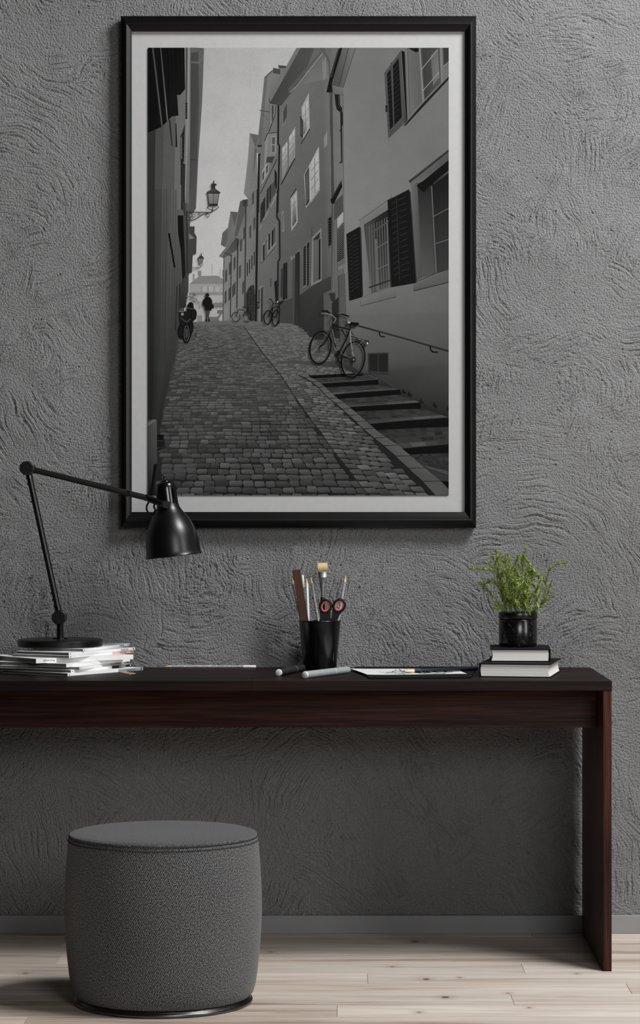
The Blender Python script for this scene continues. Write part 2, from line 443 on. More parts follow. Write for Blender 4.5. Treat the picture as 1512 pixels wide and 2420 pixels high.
wall = bpy.data.objects.new('wall_back', wme); SC.collection.objects.link(wall); struct(wall)
struct(obj('baseboard_back', MB().box((-3.2, YW - 0.013, 0.0), (3.2, YW + 0.004, 0.0505)), M['skirt'], bevel=0.0015))
floor = struct(obj('floor', MB().box((-3.2, 3.2, -0.06), (3.2, YW + 0.12, -0.0125)), M['soil']))
PW = 0.14
KNOWN = {0: [0.473], -1: [0.068], -4: [-0.009], -3: [0.417], 1: [-0.747], 3: [-0.767], -2: [-0.62], 2: [0.95]}
row = -23
while True:
    y0 = 6.517 + row * PW; y1 = y0 + PW
    if y0 > YW: break
    y1 = min(y1, YW)
    if y0 < 3.2: row += 1; continue
    j0 = KNOWN.get(row, [R.uniform(-1, 1)])[0]
    xs = [j0]
    while xs[0] > -3.2: xs.insert(0, max(-3.2, xs[0] - R.uniform(1.15, 1.75)))
    while xs[-1] < 3.2: xs.append(min(3.2, xs[-1] + R.uniform(1.15, 1.75)))
    for a, b in zip(xs, xs[1:]):
        if b - a < 0.02: continue
        dz = R.uniform(-0.0003, 0.0)
        struct(obj('plank', MB().box((a + .0004, y0 + .0002, -0.012), (b - .0004, y1 - .0002, dz)), M['floor'], floor, bevel=0.0006, bseg=1))
    row += 1

# ------------------------------------------------------------------ desk
XR = (1445.8 - CX) * YF / F              # right end of the desk
XL = -1.12
desk = thing('desk', 'long dark reddish-brown wooden desk with panel legs against the wall', 'desk', ((XL + XR) / 2, 6.83, 0))
TH = 0.0257; YB = 7.118
XJ = (594 - CX) * YF / F
bys = [YF, 6.66, 6.80, 6.955, YB]
for i, (a, b) in enumerate(zip(bys, bys[1:])):
    cuts = [XL, XJ, XR] if i == 0 else ([XL, XJ + 0.45 * (-1) ** i, XR] if i % 2 else [XL, XJ - .3, XR])
    for c, d in zip(cuts, cuts[1:]):
        g = 0.0001
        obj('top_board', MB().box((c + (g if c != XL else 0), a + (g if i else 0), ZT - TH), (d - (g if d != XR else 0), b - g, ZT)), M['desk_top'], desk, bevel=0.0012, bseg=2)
XI = (1425.2 - CX) * YF / F
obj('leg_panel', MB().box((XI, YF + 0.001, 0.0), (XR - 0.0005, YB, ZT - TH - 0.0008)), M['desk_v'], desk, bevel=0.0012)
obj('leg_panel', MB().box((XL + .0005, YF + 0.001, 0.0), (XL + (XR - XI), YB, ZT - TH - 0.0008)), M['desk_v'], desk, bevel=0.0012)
YA = 6.712
ZA = H - (1719.5 - CY) * YA / F
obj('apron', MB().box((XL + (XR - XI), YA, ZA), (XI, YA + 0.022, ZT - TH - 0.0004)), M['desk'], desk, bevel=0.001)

# ------------------------------------------------------------------ pouf
pc = Vector(((386 - CX) * 6.142 / F, 6.142, 0))
SPX = 6.142 / F
pouf = thing('pouf', 'round charcoal twill pouf on a dark metal base in front of the desk', 'pouf', pc)
def lathe_uv(name, prof, mat, parent, n=96, planar=False, caps=(True, True)):
    mb = MB().lathe(prof, n, Matrix.Translation(pc), *caps)
    o = obj(name, mb, mat, parent, smooth=1.2)
    uv = o.data.uv_layers.new(name='weave')
    for p in o.data.polygons:
        ang = [math.atan2(o.data.vertices[o.data.loops[li].vertex_index].co.y, o.data.vertices[o.data.loops[li].vertex_index].co.x) for li in p.loop_indices]
        wrap = max(ang) - min(ang) > math.pi
        for li, a in zip(p.loop_indices, ang):
            co = o.data.vertices[o.data.loops[li].vertex_index].co
            if planar: uv.data[li].uv = (co.x, co.y)
            else: uv.data[li].uv = ((a + (2 * math.pi if wrap and a < 0 else 0)) * 0.235, co.z + (0.0))
    return o
zt = 0.4085
body = [(0.198, 0.012), (0.211, 0.0185), (0.2185, 0.028), (0.2235, 0.045), (0.2275, 0.075), (0.2325, 0.12), (0.2365, 0.175), (0.2385, 0.22), (0.2378, 0.27), (0.2352, 0.32), (0.2320, 0.36), (0.2300, 0.385), (0.2285, 0.396), (0.2262, 0.401)]
lathe_uv('body', body, M['twill'], pouf)
lathe_uv('seat_top', [(0.2258, 0.4005), (0.2270, 0.4045), (0.2245, 0.4085), (0.215, 0.4115), (0.18, 0.4150), (0.12, 0.4172), (0.06, 0.4182), (0.015, 0.4184)], M['twill_top'], pouf, planar=True)
for zz, rr in ((0.4015, 0.2282), (0.3925, 0.2298)):
    ring = [pc + Vector((rr * math.cos(2*math.pi*k/120), rr * math.sin(2*math.pi*k/120), zz)) for k in range(120)]
    pp = obj('piping', MB().tube(ring, 0.0011, 6, closed=True), M['seam'], pouf, smooth=3)
lathe_uv('base_ring', [(0.175, 0.0), (0.2125, 0.0), (0.2150, 0.0015), (0.2160, 0.004), (0.2160, 0.0075), (0.2145, 0.0095), (0.2115, 0.0105), (0.2110, 0.0125), (0.2085, 0.0165), (0.200, 0.0170), (0.19, 0.0172)], M['dark_chrome'], pouf)

# ------------------------------------------------------------------ framed photograph
YP = YW - 0.016                           # plane of the mat
fro = [(285.0, 37.0), (1125.0, 37.0), (1125.0, 1247.5), (285.0, 1247.5)]
fri = [(311.5, 75.0), (1098.5, 75.0), (1098.5, 1210.0), (311.5, 1210.0)]
def P2(p, Y): q = px(p[0], p[1], Y); return (q.x, q.z)
YFR = YW - 0.030
art = thing('framed_photograph', 'large black-framed black and white photograph of a cobbled alley, on the wall', 'picture', (px(705, 1247, YFR).x, YW - 0.001, px(705, 1247, YFR).z))
OC = [P2(p, YFR) for p in fro]; IC = [P2(p, YP) for p in fri]
prof = [(0, 0.0005), (0, 0.025), (0.02, 0.0265), (0.05, 0.0272), (0.42, 0.0345), (0.47, 0.0350), (0.53, 0.0348), (0.60, 0.0338), (0.97, 0.0265), (1.0, 0.0254), (1.0, 0.0005)]
for i in range(4):
    j = (i + 1) % 4
    rows = []
    for c in (i, j):
        rows.append([Vector((OC[c][0] + t * (IC[c][0] - OC[c][0]), YW - h, OC[c][1] + t * (IC[c][1] - OC[c][1]))) for t, h in prof])
    mb = MB().quadgrid(rows); mb.face(rows[0]); mb.face(list(reversed(rows[1])))
    obj('frame_rail', mb, M['black_frame'], art, smooth=0.5)
mo = [P2(p, YP) for p in fri]
x0, x1 = mo[0][0] - 0.004, mo[1][0] + 0.004; z1, z0 = mo[0][1] + 0.004, mo[2][1] - 0.004
obj('mat_board', MB().box((x0, YP, z0), (x1, YW - 0.001, z1)), M['mat_board'], art)

# the print: flat shapes in shades of grey, laid over each other like ink on paper
PX0, PY0, PX1, PY1 = 349.7, 113.2, 1060.0, 1171.0
pv, pf, pcol = [], [], []
layer = [0]
def clip(pts):
    for ax, lim, sg in ((0, PX0, 1), (0, PX1, -1), (1, PY0, 1), (1, PY1, -1)):
        out = []
        for k in range(len(pts)):
            a, b = pts[k - 1], pts[k]
            ia, ib = (a[ax] - lim) * sg >= 0, (b[ax] - lim) * sg >= 0
            if ia != ib:
                t = (lim - a[ax]) / (b[ax] - a[ax]); out.append(tuple(a[q] + t * (b[q] - a[q]) for q in range(3)))
            if ib: out.append(b)
        pts = out
        if len(pts) < 3: return []
    return pts
def poly(pts, g, new=True, sub=None):
    if not isinstance(g, (list, tuple)): g = [g] * len(pts)
    q = clip([(p[0], p[1], gg) for p, gg in zip(pts, g)])
    if len(q) < 3: return
    if new: layer[0] += 1
    if sub is None: sub = 0
    b = len(pv)
    Y = YP - 0.0003 - (layer[0] + sub) * 4e-6
    for x, y, gg in q:
        w = px(x, y, YP); pv.append((w.x, Y, w.z)); pcol.append(gg)
    pf.append(tuple(range(b, b + len(q))))
def line(pts, w, g, new=True):
    for a, b in zip(pts, pts[1:]):
        layer[0] += 1
        dx, dy = b[0] - a[0], b[1] - a[1]; L = math.hypot(dx, dy) or 1; nx, ny = -dy / L * w / 2, dx / L * w / 2
        poly([(a[0] + nx, a[1] + ny), (b[0] + nx, b[1] + ny), (b[0] - nx, b[1] - ny), (a[0] - nx, a[1] - ny)], g, False)
def ell(cx, cy, rx, ry, g, n=20, rot=0.0, new=True):
    c, s = math.cos(rot), math.sin(rot)
    poly([(cx + rx * math.cos(6.2832*k/n) * c - ry * math.sin(6.2832*k/n) * s, cy + rx * math.cos(6.2832*k/n) * s + ry * math.sin(6.2832*k/n) * c) for k in range(n)], g, new)
def ring(cx, cy, rx, ry, w, g, n=28, rot=0.0):
    c, s = math.cos(rot), math.sin(rot)
    pts = [(cx + rx * math.cos(6.2832*k/n) * c - ry * math.sin(6.2832*k/n) * s, cy + rx * math.cos(6.2832*k/n) * s + ry * math.sin(6.2832*k/n) * c) for k in range(n + 1)]
    line(pts, w, g)
def tf(ox, oy, s=3.979):
    def f(pts): return [(ox + p[0] / s, oy + p[1] / s) for p in pts]
    return f
z1f, z2f, z3f, z4f, z5f = tf(340, 100), tf(700, 100), tf(340, 450), tf(700, 450), tf(340, 800)
z6f = tf(700, 800, 3.436)
def A(pts, g): poly(z1f(pts), g)
def B(pts, g): poly(z2f(pts), g)
def C(pts, g): poly(z3f(pts), g)
def D(pts, g): poly(z4f(pts), g)
def E(pts, g): poly(z5f(pts), g)
def G(pts, g): poly(z6f(pts), g)
def lA(pts, w, g): line(z1f(pts), w / 3.979, g)
def lB(pts, w, g): line(z2f(pts), w / 3.979, g)
def lC(pts, w, g): line(z3f(pts), w / 3.979, g)
def lD(pts, w, g): line(z4f(pts), w / 3.979, g)
def lG(pts, w, g): line(z6f(pts), w / 3.436, g)

# sky
poly([(349, 113), (1061, 113), (1061, 330), (349, 330)], [152, 156, 166, 164])
poly([(349, 330), (1061, 330), (1061, 640), (349, 640)], [164, 166, 176, 176])
poly([(349, 640), (1061, 640), (1061, 780), (349, 780)], [176, 176, 180, 180])
# far house at the end of the alley
C([(430, 870), (520, 805), (690, 800), (745, 830), (745, 1240), (425, 1240)], [150, 145, 145, 148, 158, 158])
C([(432, 880), (520, 806), (690, 801), (748, 835), (748, 882)], 118)
C([(428, 880), (748, 880), (748, 960), (428, 960)], 140)
for k in range(9): C([(535 + k*20, 905), (548 + k*20, 905), (548 + k*20, 955), (535 + k*20, 955)], 156 if k % 3 else 126)
C([(425, 958), (748, 958), (748, 985), (425, 985)], 120)
for k in range(6): C([(510 + k*40, 1045), (530 + k*40, 1045), (530 + k*40, 1115), (510 + k*40, 1115)], 132)
C([(640, 1060), (745, 1055), (745, 1100), (650, 1105)], 108)
C([(505, 755), (541, 755), (538, 806), (508, 806)], 118); C([(458, 785), (478, 785), (478, 850), (458, 865)], 132); C([(738, 750), (752, 750), (752, 815), (738, 815)], 110)
lC([(640, 690), (640, 800)], 4, 125); lC([(718, 735), (715, 980)], 5, 140)
C([(690, 1125), (742, 1125), (742, 1160), (690, 1160)], 96)
C([(615, 1190), (690, 1188), (735, 1140), (735, 1160), (705, 1205), (710, 1238), (618, 1238)], 100)
C([(500, 1175), (548, 1175), (548, 1238), (500, 1238)], 122)
poly([(662, 480), (1062, 300), (1062, 1000), (830, 890), (690, 800), (640, 770), (606, 760), (612, 600)], [96, 96, 50, 56, 64, 80, 96, 98])
# terrace on the right, far to near
C([(815, 198), (888, 205), (905, 130), (985, 80), (985, 700), (745, 700), (770, 530), (725, 512), (740, 400), (790, 352)], [96, 100, 105, 105, 108, 112, 100, 92, 88, 92])
C([(818, 200), (885, 205), (852, 335)], 80)
C([(723, 510), (740, 398), (788, 352), (783, 470), (762, 535)], 84)
A([(905, 1495), (950, 1478), (985, 1480), (988, 1600), (885, 1600)], 72)
A([(995, 855), (1078, 872), (1062, 1040), (1075, 1600), (985, 1600), (985, 1480), (940, 1420), (980, 1080)], [112, 110, 104, 102, 104, 108, 112, 112])
A([(1000, 858), (1076, 874), (1052, 1005)], 84)
A([(1040, 1000), (1062, 1000), (1030, 1240), (1028, 1230)], 84)
C([(752, 640), (880, 560), (905, 400), (960, 100), (1075, -10), (1062, 1232), (738, 1242)], [118, 108, 100, 100, 102, 96, 120])
C([(1040, -10), (1270, -10), (1270, 1062), (1400, 1330), (1275, 1270), (1050, 1234)], [98, 94, 84, 70, 80, 90])
C([(705, 618), (850, 438), (895, 455), (895, 500), (878, 560), (750, 638)], [80, 62, 58, 62, 74, 84])
C([(708, 622), (850, 440), (862, 446), (730, 632)], 100)
C([(850, 430), (905, 130), (930, 85), (972, 90), (965, 160), (880, 430)], 78)
C([(925, 95), (975, 80), (975, 150), (930, 150)], 54)
# houses 1 (behind) and its windows
A([(1132, 335), (1210, 265), (1345, 228), (1185, 540), (1265, 590), (1265, 1600), (1085, 1600), (1085, 1050), (1060, 1038), (1068, 975)], [100, 104, 100, 96, 96, 92, 94, 98, 100, 104])
A([(1132, 345), (1160, 320), (1108, 980), (1065, 980)], 88)
A([(1215, 240), (1282, 252), (1282, 302), (1212, 290)], 62); A([(1262, 215), (1348, 224), (1335, 242), (1270, 245)], 58)
lA([(1135, 335), (1170, 300), (1210, 265)], 10, 56)
A([(1065, 965), (1112, 965), (1108, 985), (1068, 985)], 45)
lA([(1085, 640), (1180, 655)], 6, 50); lA([(1115, 670), (1170, 735)], 4, 70)
A([(1195, 590), (1240, 585), (1225, 700), (1190, 780)], 120); A([(1200, 595), (1225, 590), (1215, 720), (1200, 750)], 60)
lA([(1240, 590), (1230, 690), (1175, 845)], 7, 40)
A([(1135, 935), (1165, 855), (1252, 845), (1245, 1030), (1205, 1135), (1148, 1132)], 108)
A([(1170, 870), (1150, 1130), (1130, 1190), (1140, 900)], 120)
A([(1197, 885), (1243, 885), (1238, 1045), (1197, 1040)], 128); A([(1203, 893), (1236, 893), (1232, 960), (1203, 960)], 74); A([(1203, 968), (1232, 968), (1230, 1036), (1203, 1034)], 74)
A([(1155, 1078), (1228, 1072), (1205, 1136), (1148, 1132)], 56); lA([(1133, 932), (1163, 856), (1252, 848)], 8, 50)
A([(1110, 1215), (1140, 1150), (1180, 1130), (1170, 1230), (1105, 1340)], 134); A([(1115, 1230), (1133, 1200), (1128, 1280), (1112, 1310)], 60); A([(1150, 1170), (1170, 1140), (1163, 1220), (1148, 1245)], 62)
lA([(1095, 1425), (1250, 1100)], 8, 46)
for (x, y) in ((1100, 1520), (1122, 1480), (1155, 1390), (1178, 1360)): A([(x, y), (x + 20, y - 32), (x + 18, y + 130), (x, y + 160)], 40)
A([(1200, 1340), (1240, 1280), (1240, 1410), (1198, 1480)], 64)
A([(1228, 1190), (1250, 1230), (1250, 1390), (1230, 1350)], 26)
lC([(1080, 375), (1110, 320)], 9, 120); lC([(1190, 160), (1250, 30)], 9, 125); lC([(1115, 280), (1180, 190)], 9, 120)
for (x, y, g) in ((1095, 150, 40), (1116, 112, 36), (1152, 30, 40)): C([(x, y), (x + 22, y - 34), (x + 20, y + 130), (x, y + 165)], g)
C([(1105, 690), (1112, 510), (1245, 310), (1240, 520)], 112)
for (x, y, g) in ((1118, 525, 34), (1140, 480, 62), (1170, 420, 34), (1200, 385, 28), (1219, 356, 66)): C([(x, y), (x + 18, y - 26), (x + 17, y + 125), (x, y + 150)], g)
for k in range(7): lC([(1141, 500 + k * 18), (1158, 478 + k * 18)], 5, 105)
lC([(1103, 688), (1240, 520)], 8, 60)
for (x, y) in ((965, 690), (985, 660), (1008, 625), (1030, 590)): C([(x, y), (x + 14, y - 20), (x + 12, y + 110), (x, y + 130)], 44); C([(x - 6, y + 10), (x, y), (x, y + 130), (x - 6, y + 138)], 130)
for (x, y) in ((992, 345), (1030, 270), (1018, 30), (935, 360), (905, 470), (895, 720), (830, 900), (845, 880), (795, 930), (800, 690), (845, 640), (765, 760), (760, 960), (925, 870)): C([(x, y), (x + 18, y - 26), (x + 16, y + 90), (x, y + 112)], 62)
for (x, a, b, w, g) in ((819, 600, 1190, 9, 52), (880, 470, 1110, 11, 46), (955, 90, 1110, 11, 50), (750, 620, 1240, 8, 74)): lC([(x + 4, a), (x - 6, b)], w, g)
lC([(755, 585), (800, 602), (818, 615)], 8, 55)
C([(1042, 1232), (1062, -10), (1080, -10), (1062, 1232)], 24)
A([(1062, 1600), (1075, 1050), (1100, 1045), (1092, 1070), (1082, 1600)], 26)
C([(1078, 930), (1085, 900), (1122, 895), (1118, 1232), (1075, 1232)], 108); C([(1100, 925), (1120, 900), (1116, 1232), (1098, 1232)], 48); C([(1078, 935), (1090, 925), (1088, 1060), (1078, 1060)], 50)
for k in range(7): lC([(1187, 835 + k * 12), (1200, 828 + k * 12)], 5, 44)
C([(1062, 1050), (1090, 1050), (1085, 1110), (1060, 1115)], 32); C([(1068, 1060), (1085, 1060), (1080, 1095), (1068, 1098)], 80)
# house 2 (middle right)
HB = [(658, 245), (672, 238), (760, 130), (762, 112), (812, 112), (812, 540), (812, 800), (790, 812), (770, 800), (700, 785), (658, 770)]
poly(HB, [92, 92, 88, 86, 92, 100, 74, 66, 66, 70, 78])
A([(1175, 525), (1440, 50), (1600, 50), (1600, 200), (1290, 597), (1185, 573)], [58, 62, 66, 66, 60, 54])
A([(1175, 522), (1437, 50), (1475, 50), (1190, 560)], 96)
B([(-70, 480), (240, 105), (270, 50), (232, 50), (215, 100), (-80, 440)], 74)
lB([(-60, 470), (0, 415), (245, 105)], 7, 120)
B([(170, 50), (330, 50), (330, 330), (60, 400), (100, 250)], [80, 84, 96, 94, 88])
B([(-70, 480), (240, 105), (270, 50), (232, 50), (215, 100), (-80, 440)], 74)
lB([(-60, 470), (0, 415), (245, 105)], 7, 120)
B([(230, 50), (262, 50), (318, 180), (322, 300), (308, 300), (300, 195)], 74)
lA([(1265, 590), (1262, 960), (1275, 970), (1258, 1600)], 15, 24); lC([(1258, 0), (1250, 250), (1275, 290), (1278, 640), (1262, 670), (1258, 1050)], 15, 30)
A([(1305, 655), (1347, 560), (1348, 705), (1303, 810)], 104); A([(1310, 655), (1344, 575), (1344, 700), (1310, 770)], 30)
for k in range(7): lA([(1312, 665 + k * 15), (1343, 600 + k * 15)], 4, 70)
A([(1296, 990), (1352, 925), (1350, 1180), (1300, 1300)], 120); A([(1362, 890), (1424, 790), (1420, 1085), (1362, 1170)], 122)
for (x0, y0, x1, y1, yb0, yb1) in ((1302, 1000, 1325, 970, 1270, 1220), (1330, 962, 1348, 938, 1210, 1170), (1367, 895, 1390, 858, 1155, 1115), (1395, 850, 1416, 815, 1110, 1070)):
    A([(x0, y0), (x1, y1), (x1, yb1), (x0, yb0)], [156, 160, 112, 100])
    for k in (1, 2, 3): lA([(x0, y0 + (yb0 - y0) * k / 4), (x1, y1 + (yb1 - y1) * k / 4)], 4, 90)
lA([(1290, 1338), (1420, 1090)], 11, 40)
B([(48, 615), (118, 475), (126, 805), (62, 915)], 136); B([(60, 625), (108, 540), (112, 800), (66, 880)], [152, 156, 134, 56])
lB([(85, 585), (90, 840)], 5, 96); lB([(62, 705), (112, 620)], 4, 96); lB([(64, 790), (112, 710)], 4, 96)
B([(37, 690), (64, 738), (62, 908), (40, 878)], 30); B([(42, 712), (56, 740), (56, 880), (44, 862)], 62); lB([(44, 955), (126, 815)], 9, 38)
B([(72, 1250), (212, 978), (220, 1370), (90, 1562)], 142); B([(80, 1248), (120, 1168), (124, 1495), (92, 1545)], 40)
for k in range(12): lB([(86, 1270 + k * 23), (116, 1210 + k * 23)], 5, 96)
B([(140, 1125), (205, 1040), (208, 1365), (142, 1470)], [150, 156, 146, 134])
lB([(172, 1090), (176, 1420)], 6, 90)
for k in (1, 2, 3): lB([(142, 1125 + 86 * k), (206, 1040 + 81 * k)], 5, 90)
lB([(126, 1150), (132, 1500)], 9, 150); lB([(135, 1505), (222, 1380)], 11, 120)
B([(240, 200), (280, 130), (285, 330), (250, 370)], 106); B([(258, 900), (292, 830), (292, 960), (262, 1000)], 112)
C([(1378, 75), (1440, 0), (1446, 300), (1385, 385)], 134); C([(1392, 90), (1428, 32), (1432, 290), (1396, 345)], [152, 156, 46, 60])
lC([(1410, 62), (1414, 320)], 5, 95); lC([(1392, 150), (1430, 100)], 4, 95); lC([(1394, 220), (1430, 170)], 4, 95); lC([(1378, 70), (1432, -20)], 7, 40)
C([(1294, 215), (1312, 185), (1318, 380), (1300, 393)], 126); C([(1300, 220), (1310, 205), (1312, 372), (1304, 380)], 76)
C([(1385, 640), (1468, 545), (1475, 600), (1400, 660)], 96)
C([(1402, 650), (1462, 592), (1462, 1330), (1395, 1325)], [50, 18, 36, 40]); C([(1404, 650), (1420, 636), (1412, 1320), (1396, 1322)], 66)
lC([(1384, 615), (1386, 660)], 9, 120)
C([(1282, 735), (1310, 712), (1304, 1020), (1278, 1005)], 82); C([(1290, 740), (1308, 725), (1302, 1010), (1284, 1000)], 44)
C([(1312, 690), (1348, 676), (1348, 1015), (1306, 1030)], 22); lC([(1330, 690), (1328, 1020)], 4, 50)
for k in range(14): lC([(1316, 710 + k * 22), (1344, 700 + k * 22)], 4, 44)
C([(1270, 1060), (1400, 1010), (1402, 1330), (1275, 1268)], 58); C([(1228, 860), (1250, 845), (1250, 1050), (1240, 1050)], 22)
D([(35, 985), (150, 900), (330, 800), (332, 930), (255, 965), (258, 1400), (130, 1400), (30, 1350)], [46, 50, 54, 50, 46, 36, 36, 38])
D([(-10, 600), (32, 570), (32, 1340), (-10, 1330)], [40, 24, 40, 46])
D([(56, 540), (126, 462), (124, 888), (58, 928)], 92)
for a, b in ((66, 92), (100, 122)):
    D([(a, 540 - (a - 66) * 1.0), (b, 540 - (b - 66) * 1.1), (b - 3, 885), (a, 902)], 22)
    for k in range(15): lD([(a, 555 + k * 23), (b, 540 + k * 23)], 5, 60)
D([(146, 445), (236, 350), (238, 850), (136, 902)], 108); D([(160, 458), (226, 390), (228, 830), (158, 872)], [84, 80, 74, 80]); D([(212, 465), (228, 455), (228, 835), (212, 842)], 18); D([(160, 458), (226, 390), (212, 455), (165, 470)], 40)
lD([(136, 898), (236, 848)], 8, 100); lD([(148, 340), (148, 440)], 3, 60)
D([(296, 262), (334, 225), (334, 515), (302, 548)], 70); D([(302, 268), (331, 245), (331, 505), (305, 525)], 14)
for k in range(9): lD([(303, 290 + k * 26), (331, 278 + k * 26)], 5, 50)
B([(320, 300), (337, 300), (346, 900), (356, 1460), (334, 1480)], 58); lB([(312, 300), (322, 880)], 4, 76)
D([(335, 110), (360, 110), (360, 965), (328, 965)], [64, 64, 80, 84]); lD([(352, 120), (352, 950)], 5, 100)
D([(308, 968), (368, 966), (366, 1040), (350, 1055), (332, 1035), (312, 990)], 42); D([(255, 968), (318, 990), (322, 1330), (262, 1310)], 74)
D([(335, 1060), (400, 1000), (405, 1390), (345, 1380)], 34)
# house 3 (near right)
poly([(810, 112), (1062, 112), (1062, 1000), (990, 960), (935, 915), (880, 885), (835, 880), (820, 830), (812, 640)], [94, 92, 44, 44, 48, 50, 54, 60, 100])
poly([(810, 112), (1062, 112), (1062, 420), (815, 560)], [96, 94, 92, 112])
poly([(815, 560), (1062, 420), (1062, 740), (818, 745)], [112, 92, 82, 92])
poly([(818, 745), (1062, 740), (1062, 860), (830, 850)], [90, 80, 62, 74])
poly([(830, 850), (1062, 860), (1062, 985), (940, 925), (880, 885), (838, 880)], [74, 62, 34, 42, 50, 58])
B([(285, 468), (312, 350), (385, 90), (415, 50), (432, 50), (332, 405), (338, 472)], 14)
B([(342, 405), (432, 50), (492, 50), (402, 418)], [62, 78, 84, 66]); B([(402, 418), (492, 50), (556, 50), (440, 432)], [72, 86, 96, 78]); lB([(402, 415), (490, 52)], 5, 34); lB([(440, 430), (556, 50)], 6, 58)
B([(342, 405), (442, 430), (446, 497), (346, 482)], [92, 96, 88, 84]); lB([(330, 330), (360, 200), (400, 55)], 6, 60)
B([(362, 490), (408, 495), (412, 588), (432, 620), (428, 665), (384, 632), (372, 580)], 20); lB([(398, 500), (402, 590), (420, 625)], 6, 58)
B([(415, 655), (436, 655), (440, 760), (430, 800), (434, 1130), (424, 1130)], 26); ell(*z2f([(416, 828)])[0], 2, 1.6, 14); ell(*z2f([(416, 1130)])[0], 2, 1.6, 14)
B([(322, 1482), (425, 1296), (436, 1350), (352, 1520), (335, 1518)], 14); lB([(335, 1470), (425, 1310)], 6, 44); lB([(428, 1300), (436, 1360)], 7, 110)
D([(360, 110), (436, 40), (440, 200), (362, 280)], 62)
D([(382, 268), (442, 195), (458, 690), (390, 712)], 84); D([(384, 268), (440, 200), (442, 290), (386, 360)], 140)
for k in range(17): lD([(388, 372 + k * 18), (448, 298 + k * 20)], 6, 108 - k * 2); lD([(388, 381 + k * 18), (448, 308 + k * 20)], 8, 16)
D([(390, 715), (458, 690), (460, 730), (392, 760)], 100); D([(395, 800), (458, 780), (474, 1240), (415, 1430), (402, 1300)], 74); lD([(402, 800), (412, 1420)], 4, 50)
# upper shutter and window
B([(828, 290), (985, 75), (1037, 742), (866, 908)], 62); B([(986, 78), (1018, 90), (1044, 735), (1022, 760)], 10)
B([(852, 300), (886, 250), (912, 788), (880, 822)], 12); B([(908, 220), (962, 148), (992, 705), (922, 780)], 12)
for k in range(11): lB([(856, 345 + k * 44), (890, 300 + k * 46)], 5, 34); lB([(912, 268 + k * 46), (966, 196 + k * 48)], 5, 34)
lB([(892, 190), (916, 785)], 12, 56); lB([(985, 75), (1030, 745)], 6, 84); B([(838, 592), (858, 592), (860, 655), (840, 655)], 30)
B([(1020, 55), (1440, 50), (1440, 318), (1180, 575), (1050, 730)], [92, 84, 90, 96, 92])
B([(1046, 55), (1150, 55), (1182, 565), (1068, 690)], [84, 78, 74, 88]); lB([(1046, 55), (1066, 690)], 6, 64); B([(1050, 55), (1150, 55), (1150, 90), (1120, 95)], 16)
B([(1170, 55), (1352, 50), (1366, 375), (1200, 545)], [46, 62, 70, 44]); B([(1262, 130), (1330, 60), (1345, 330), (1285, 410)], [74, 84, 96, 84])
B([(1380, 50), (1440, 50), (1440, 190), (1385, 225)], 44); lB([(1160, 55), (1196, 555)], 14, 104); lB([(1178, 55), (1206, 545)], 6, 66); lB([(1356, 50), (1370, 385)], 18, 100)
lB([(1176, 257), (1330, 68)], 6, 128); lB([(1190, 456), (1342, 282)], 6, 128); lB([(1384, 228), (1440, 175)], 6, 122)
B([(1008, 785), (1175, 590), (1440, 315), (1440, 342), (1030, 782)], 24)
# big lower right window
B([(1058, 1302), (1440, 1000), (1440, 1030), (1068, 1322)], 40); lB([(1060, 1300), (1440, 1000)], 5, 80)
B([(1070, 1322), (1440, 1036), (1440, 1110), (1086, 1374)], [84, 66, 60, 92])
D([(1085, -35), (1140, -80), (1180, 820), (1110, 866)], [82, 70, 62, 76]); D([(1138, -60), (1275, -130), (1312, 780), (1180, 822)], [26, 18, 66, 70])
D([(1130, -40), (1440, -290), (1440, -190), (1270, -60), (1200, 20)], 10)
D([(1268, -60), (1440, -180), (1440, 742), (1318, 772)], [16, 14, 46, 46]); lD([(1272, -40), (1316, 772)], 9, 84); lD([(1262, -40), (1300, 780)], 4, 44)
lD([(1290, 245), (1440, 165)], 7, 84); lD([(1308, 502), (1440, 458)], 7, 84); lD([(1286, -58), (1440, -170)], 5, 64)
D([(1105, 885), (1440, 745), (1440, 862), (1105, 946)], [84, 78, 72, 72]); lD([(1105, 870), (1312, 780), (1440, 740)], 6, 46); lD([(1105, 945), (1440, 862)], 6, 34)
# barred window
lD([(590, 275), (740, 165), (900, 48)], 14, 104); lD([(596, 284), (896, 66)], 4, 62); lD([(896, 38), (898, 80)], 8, 90)
D([(596, 285), (862, 105), (866, 180), (634, 328)], [104, 100, 92, 92]); D([(600, 288), (638, 322), (708, 965), (622, 1002)], [104, 96, 92, 102])
D([(636, 325), (866, 180), (888, 912), (704, 968)], [44, 22, 60, 74]); D([(645, 330), (740, 270), (762, 950), (704, 968)], [60, 44, 62, 72])
D([(740, 300), (866, 220), (884, 850), (762, 935)], [30, 24, 52, 60])
lD([(748, 460), (765, 950)], 12, 92); lD([(852, 280), (872, 920)], 12, 92); lD([(752, 545), (862, 480)], 7, 92); lD([(756, 745), (868, 690)], 7, 92); lD([(762, 950), (880, 912)], 9, 92)
for k in range(8): lD([(684 + k * 24, 335 - k * 12), (704 + k * 24, 960 - k * 8)], 7, 84)
lD([(668, 430), (866, 290)], 14, 66); lD([(682, 915), (886, 845)], 14, 36)
D([(598, 1022), (942, 928), (942, 1000), (608, 1088)], [100, 92, 84, 92]); lD([(608, 1085), (940, 1000)], 4, 54)
D([(472, 410), (598, 340), (622, 1002), (500, 1038)], 16); lD([(474, 412), (500, 1036)], 5, 40)
for (a0, a1, b0, b1) in ((492, 520, 436, 940), (528, 578, 404, 930)):
    for k in range(15): lD([(a0 + k * 1.3, b0 + 30 + k * 35), (a1 + k * 1.3, b0 + 8 + k * 35)], 4, 44)
lD([(606, 350), (624, 990)], 8, 40)
D([(858, 95), (1062, -10), (1124, 870), (892, 910)], 14); lD([(860, 95), (1060, -8)], 5, 34)
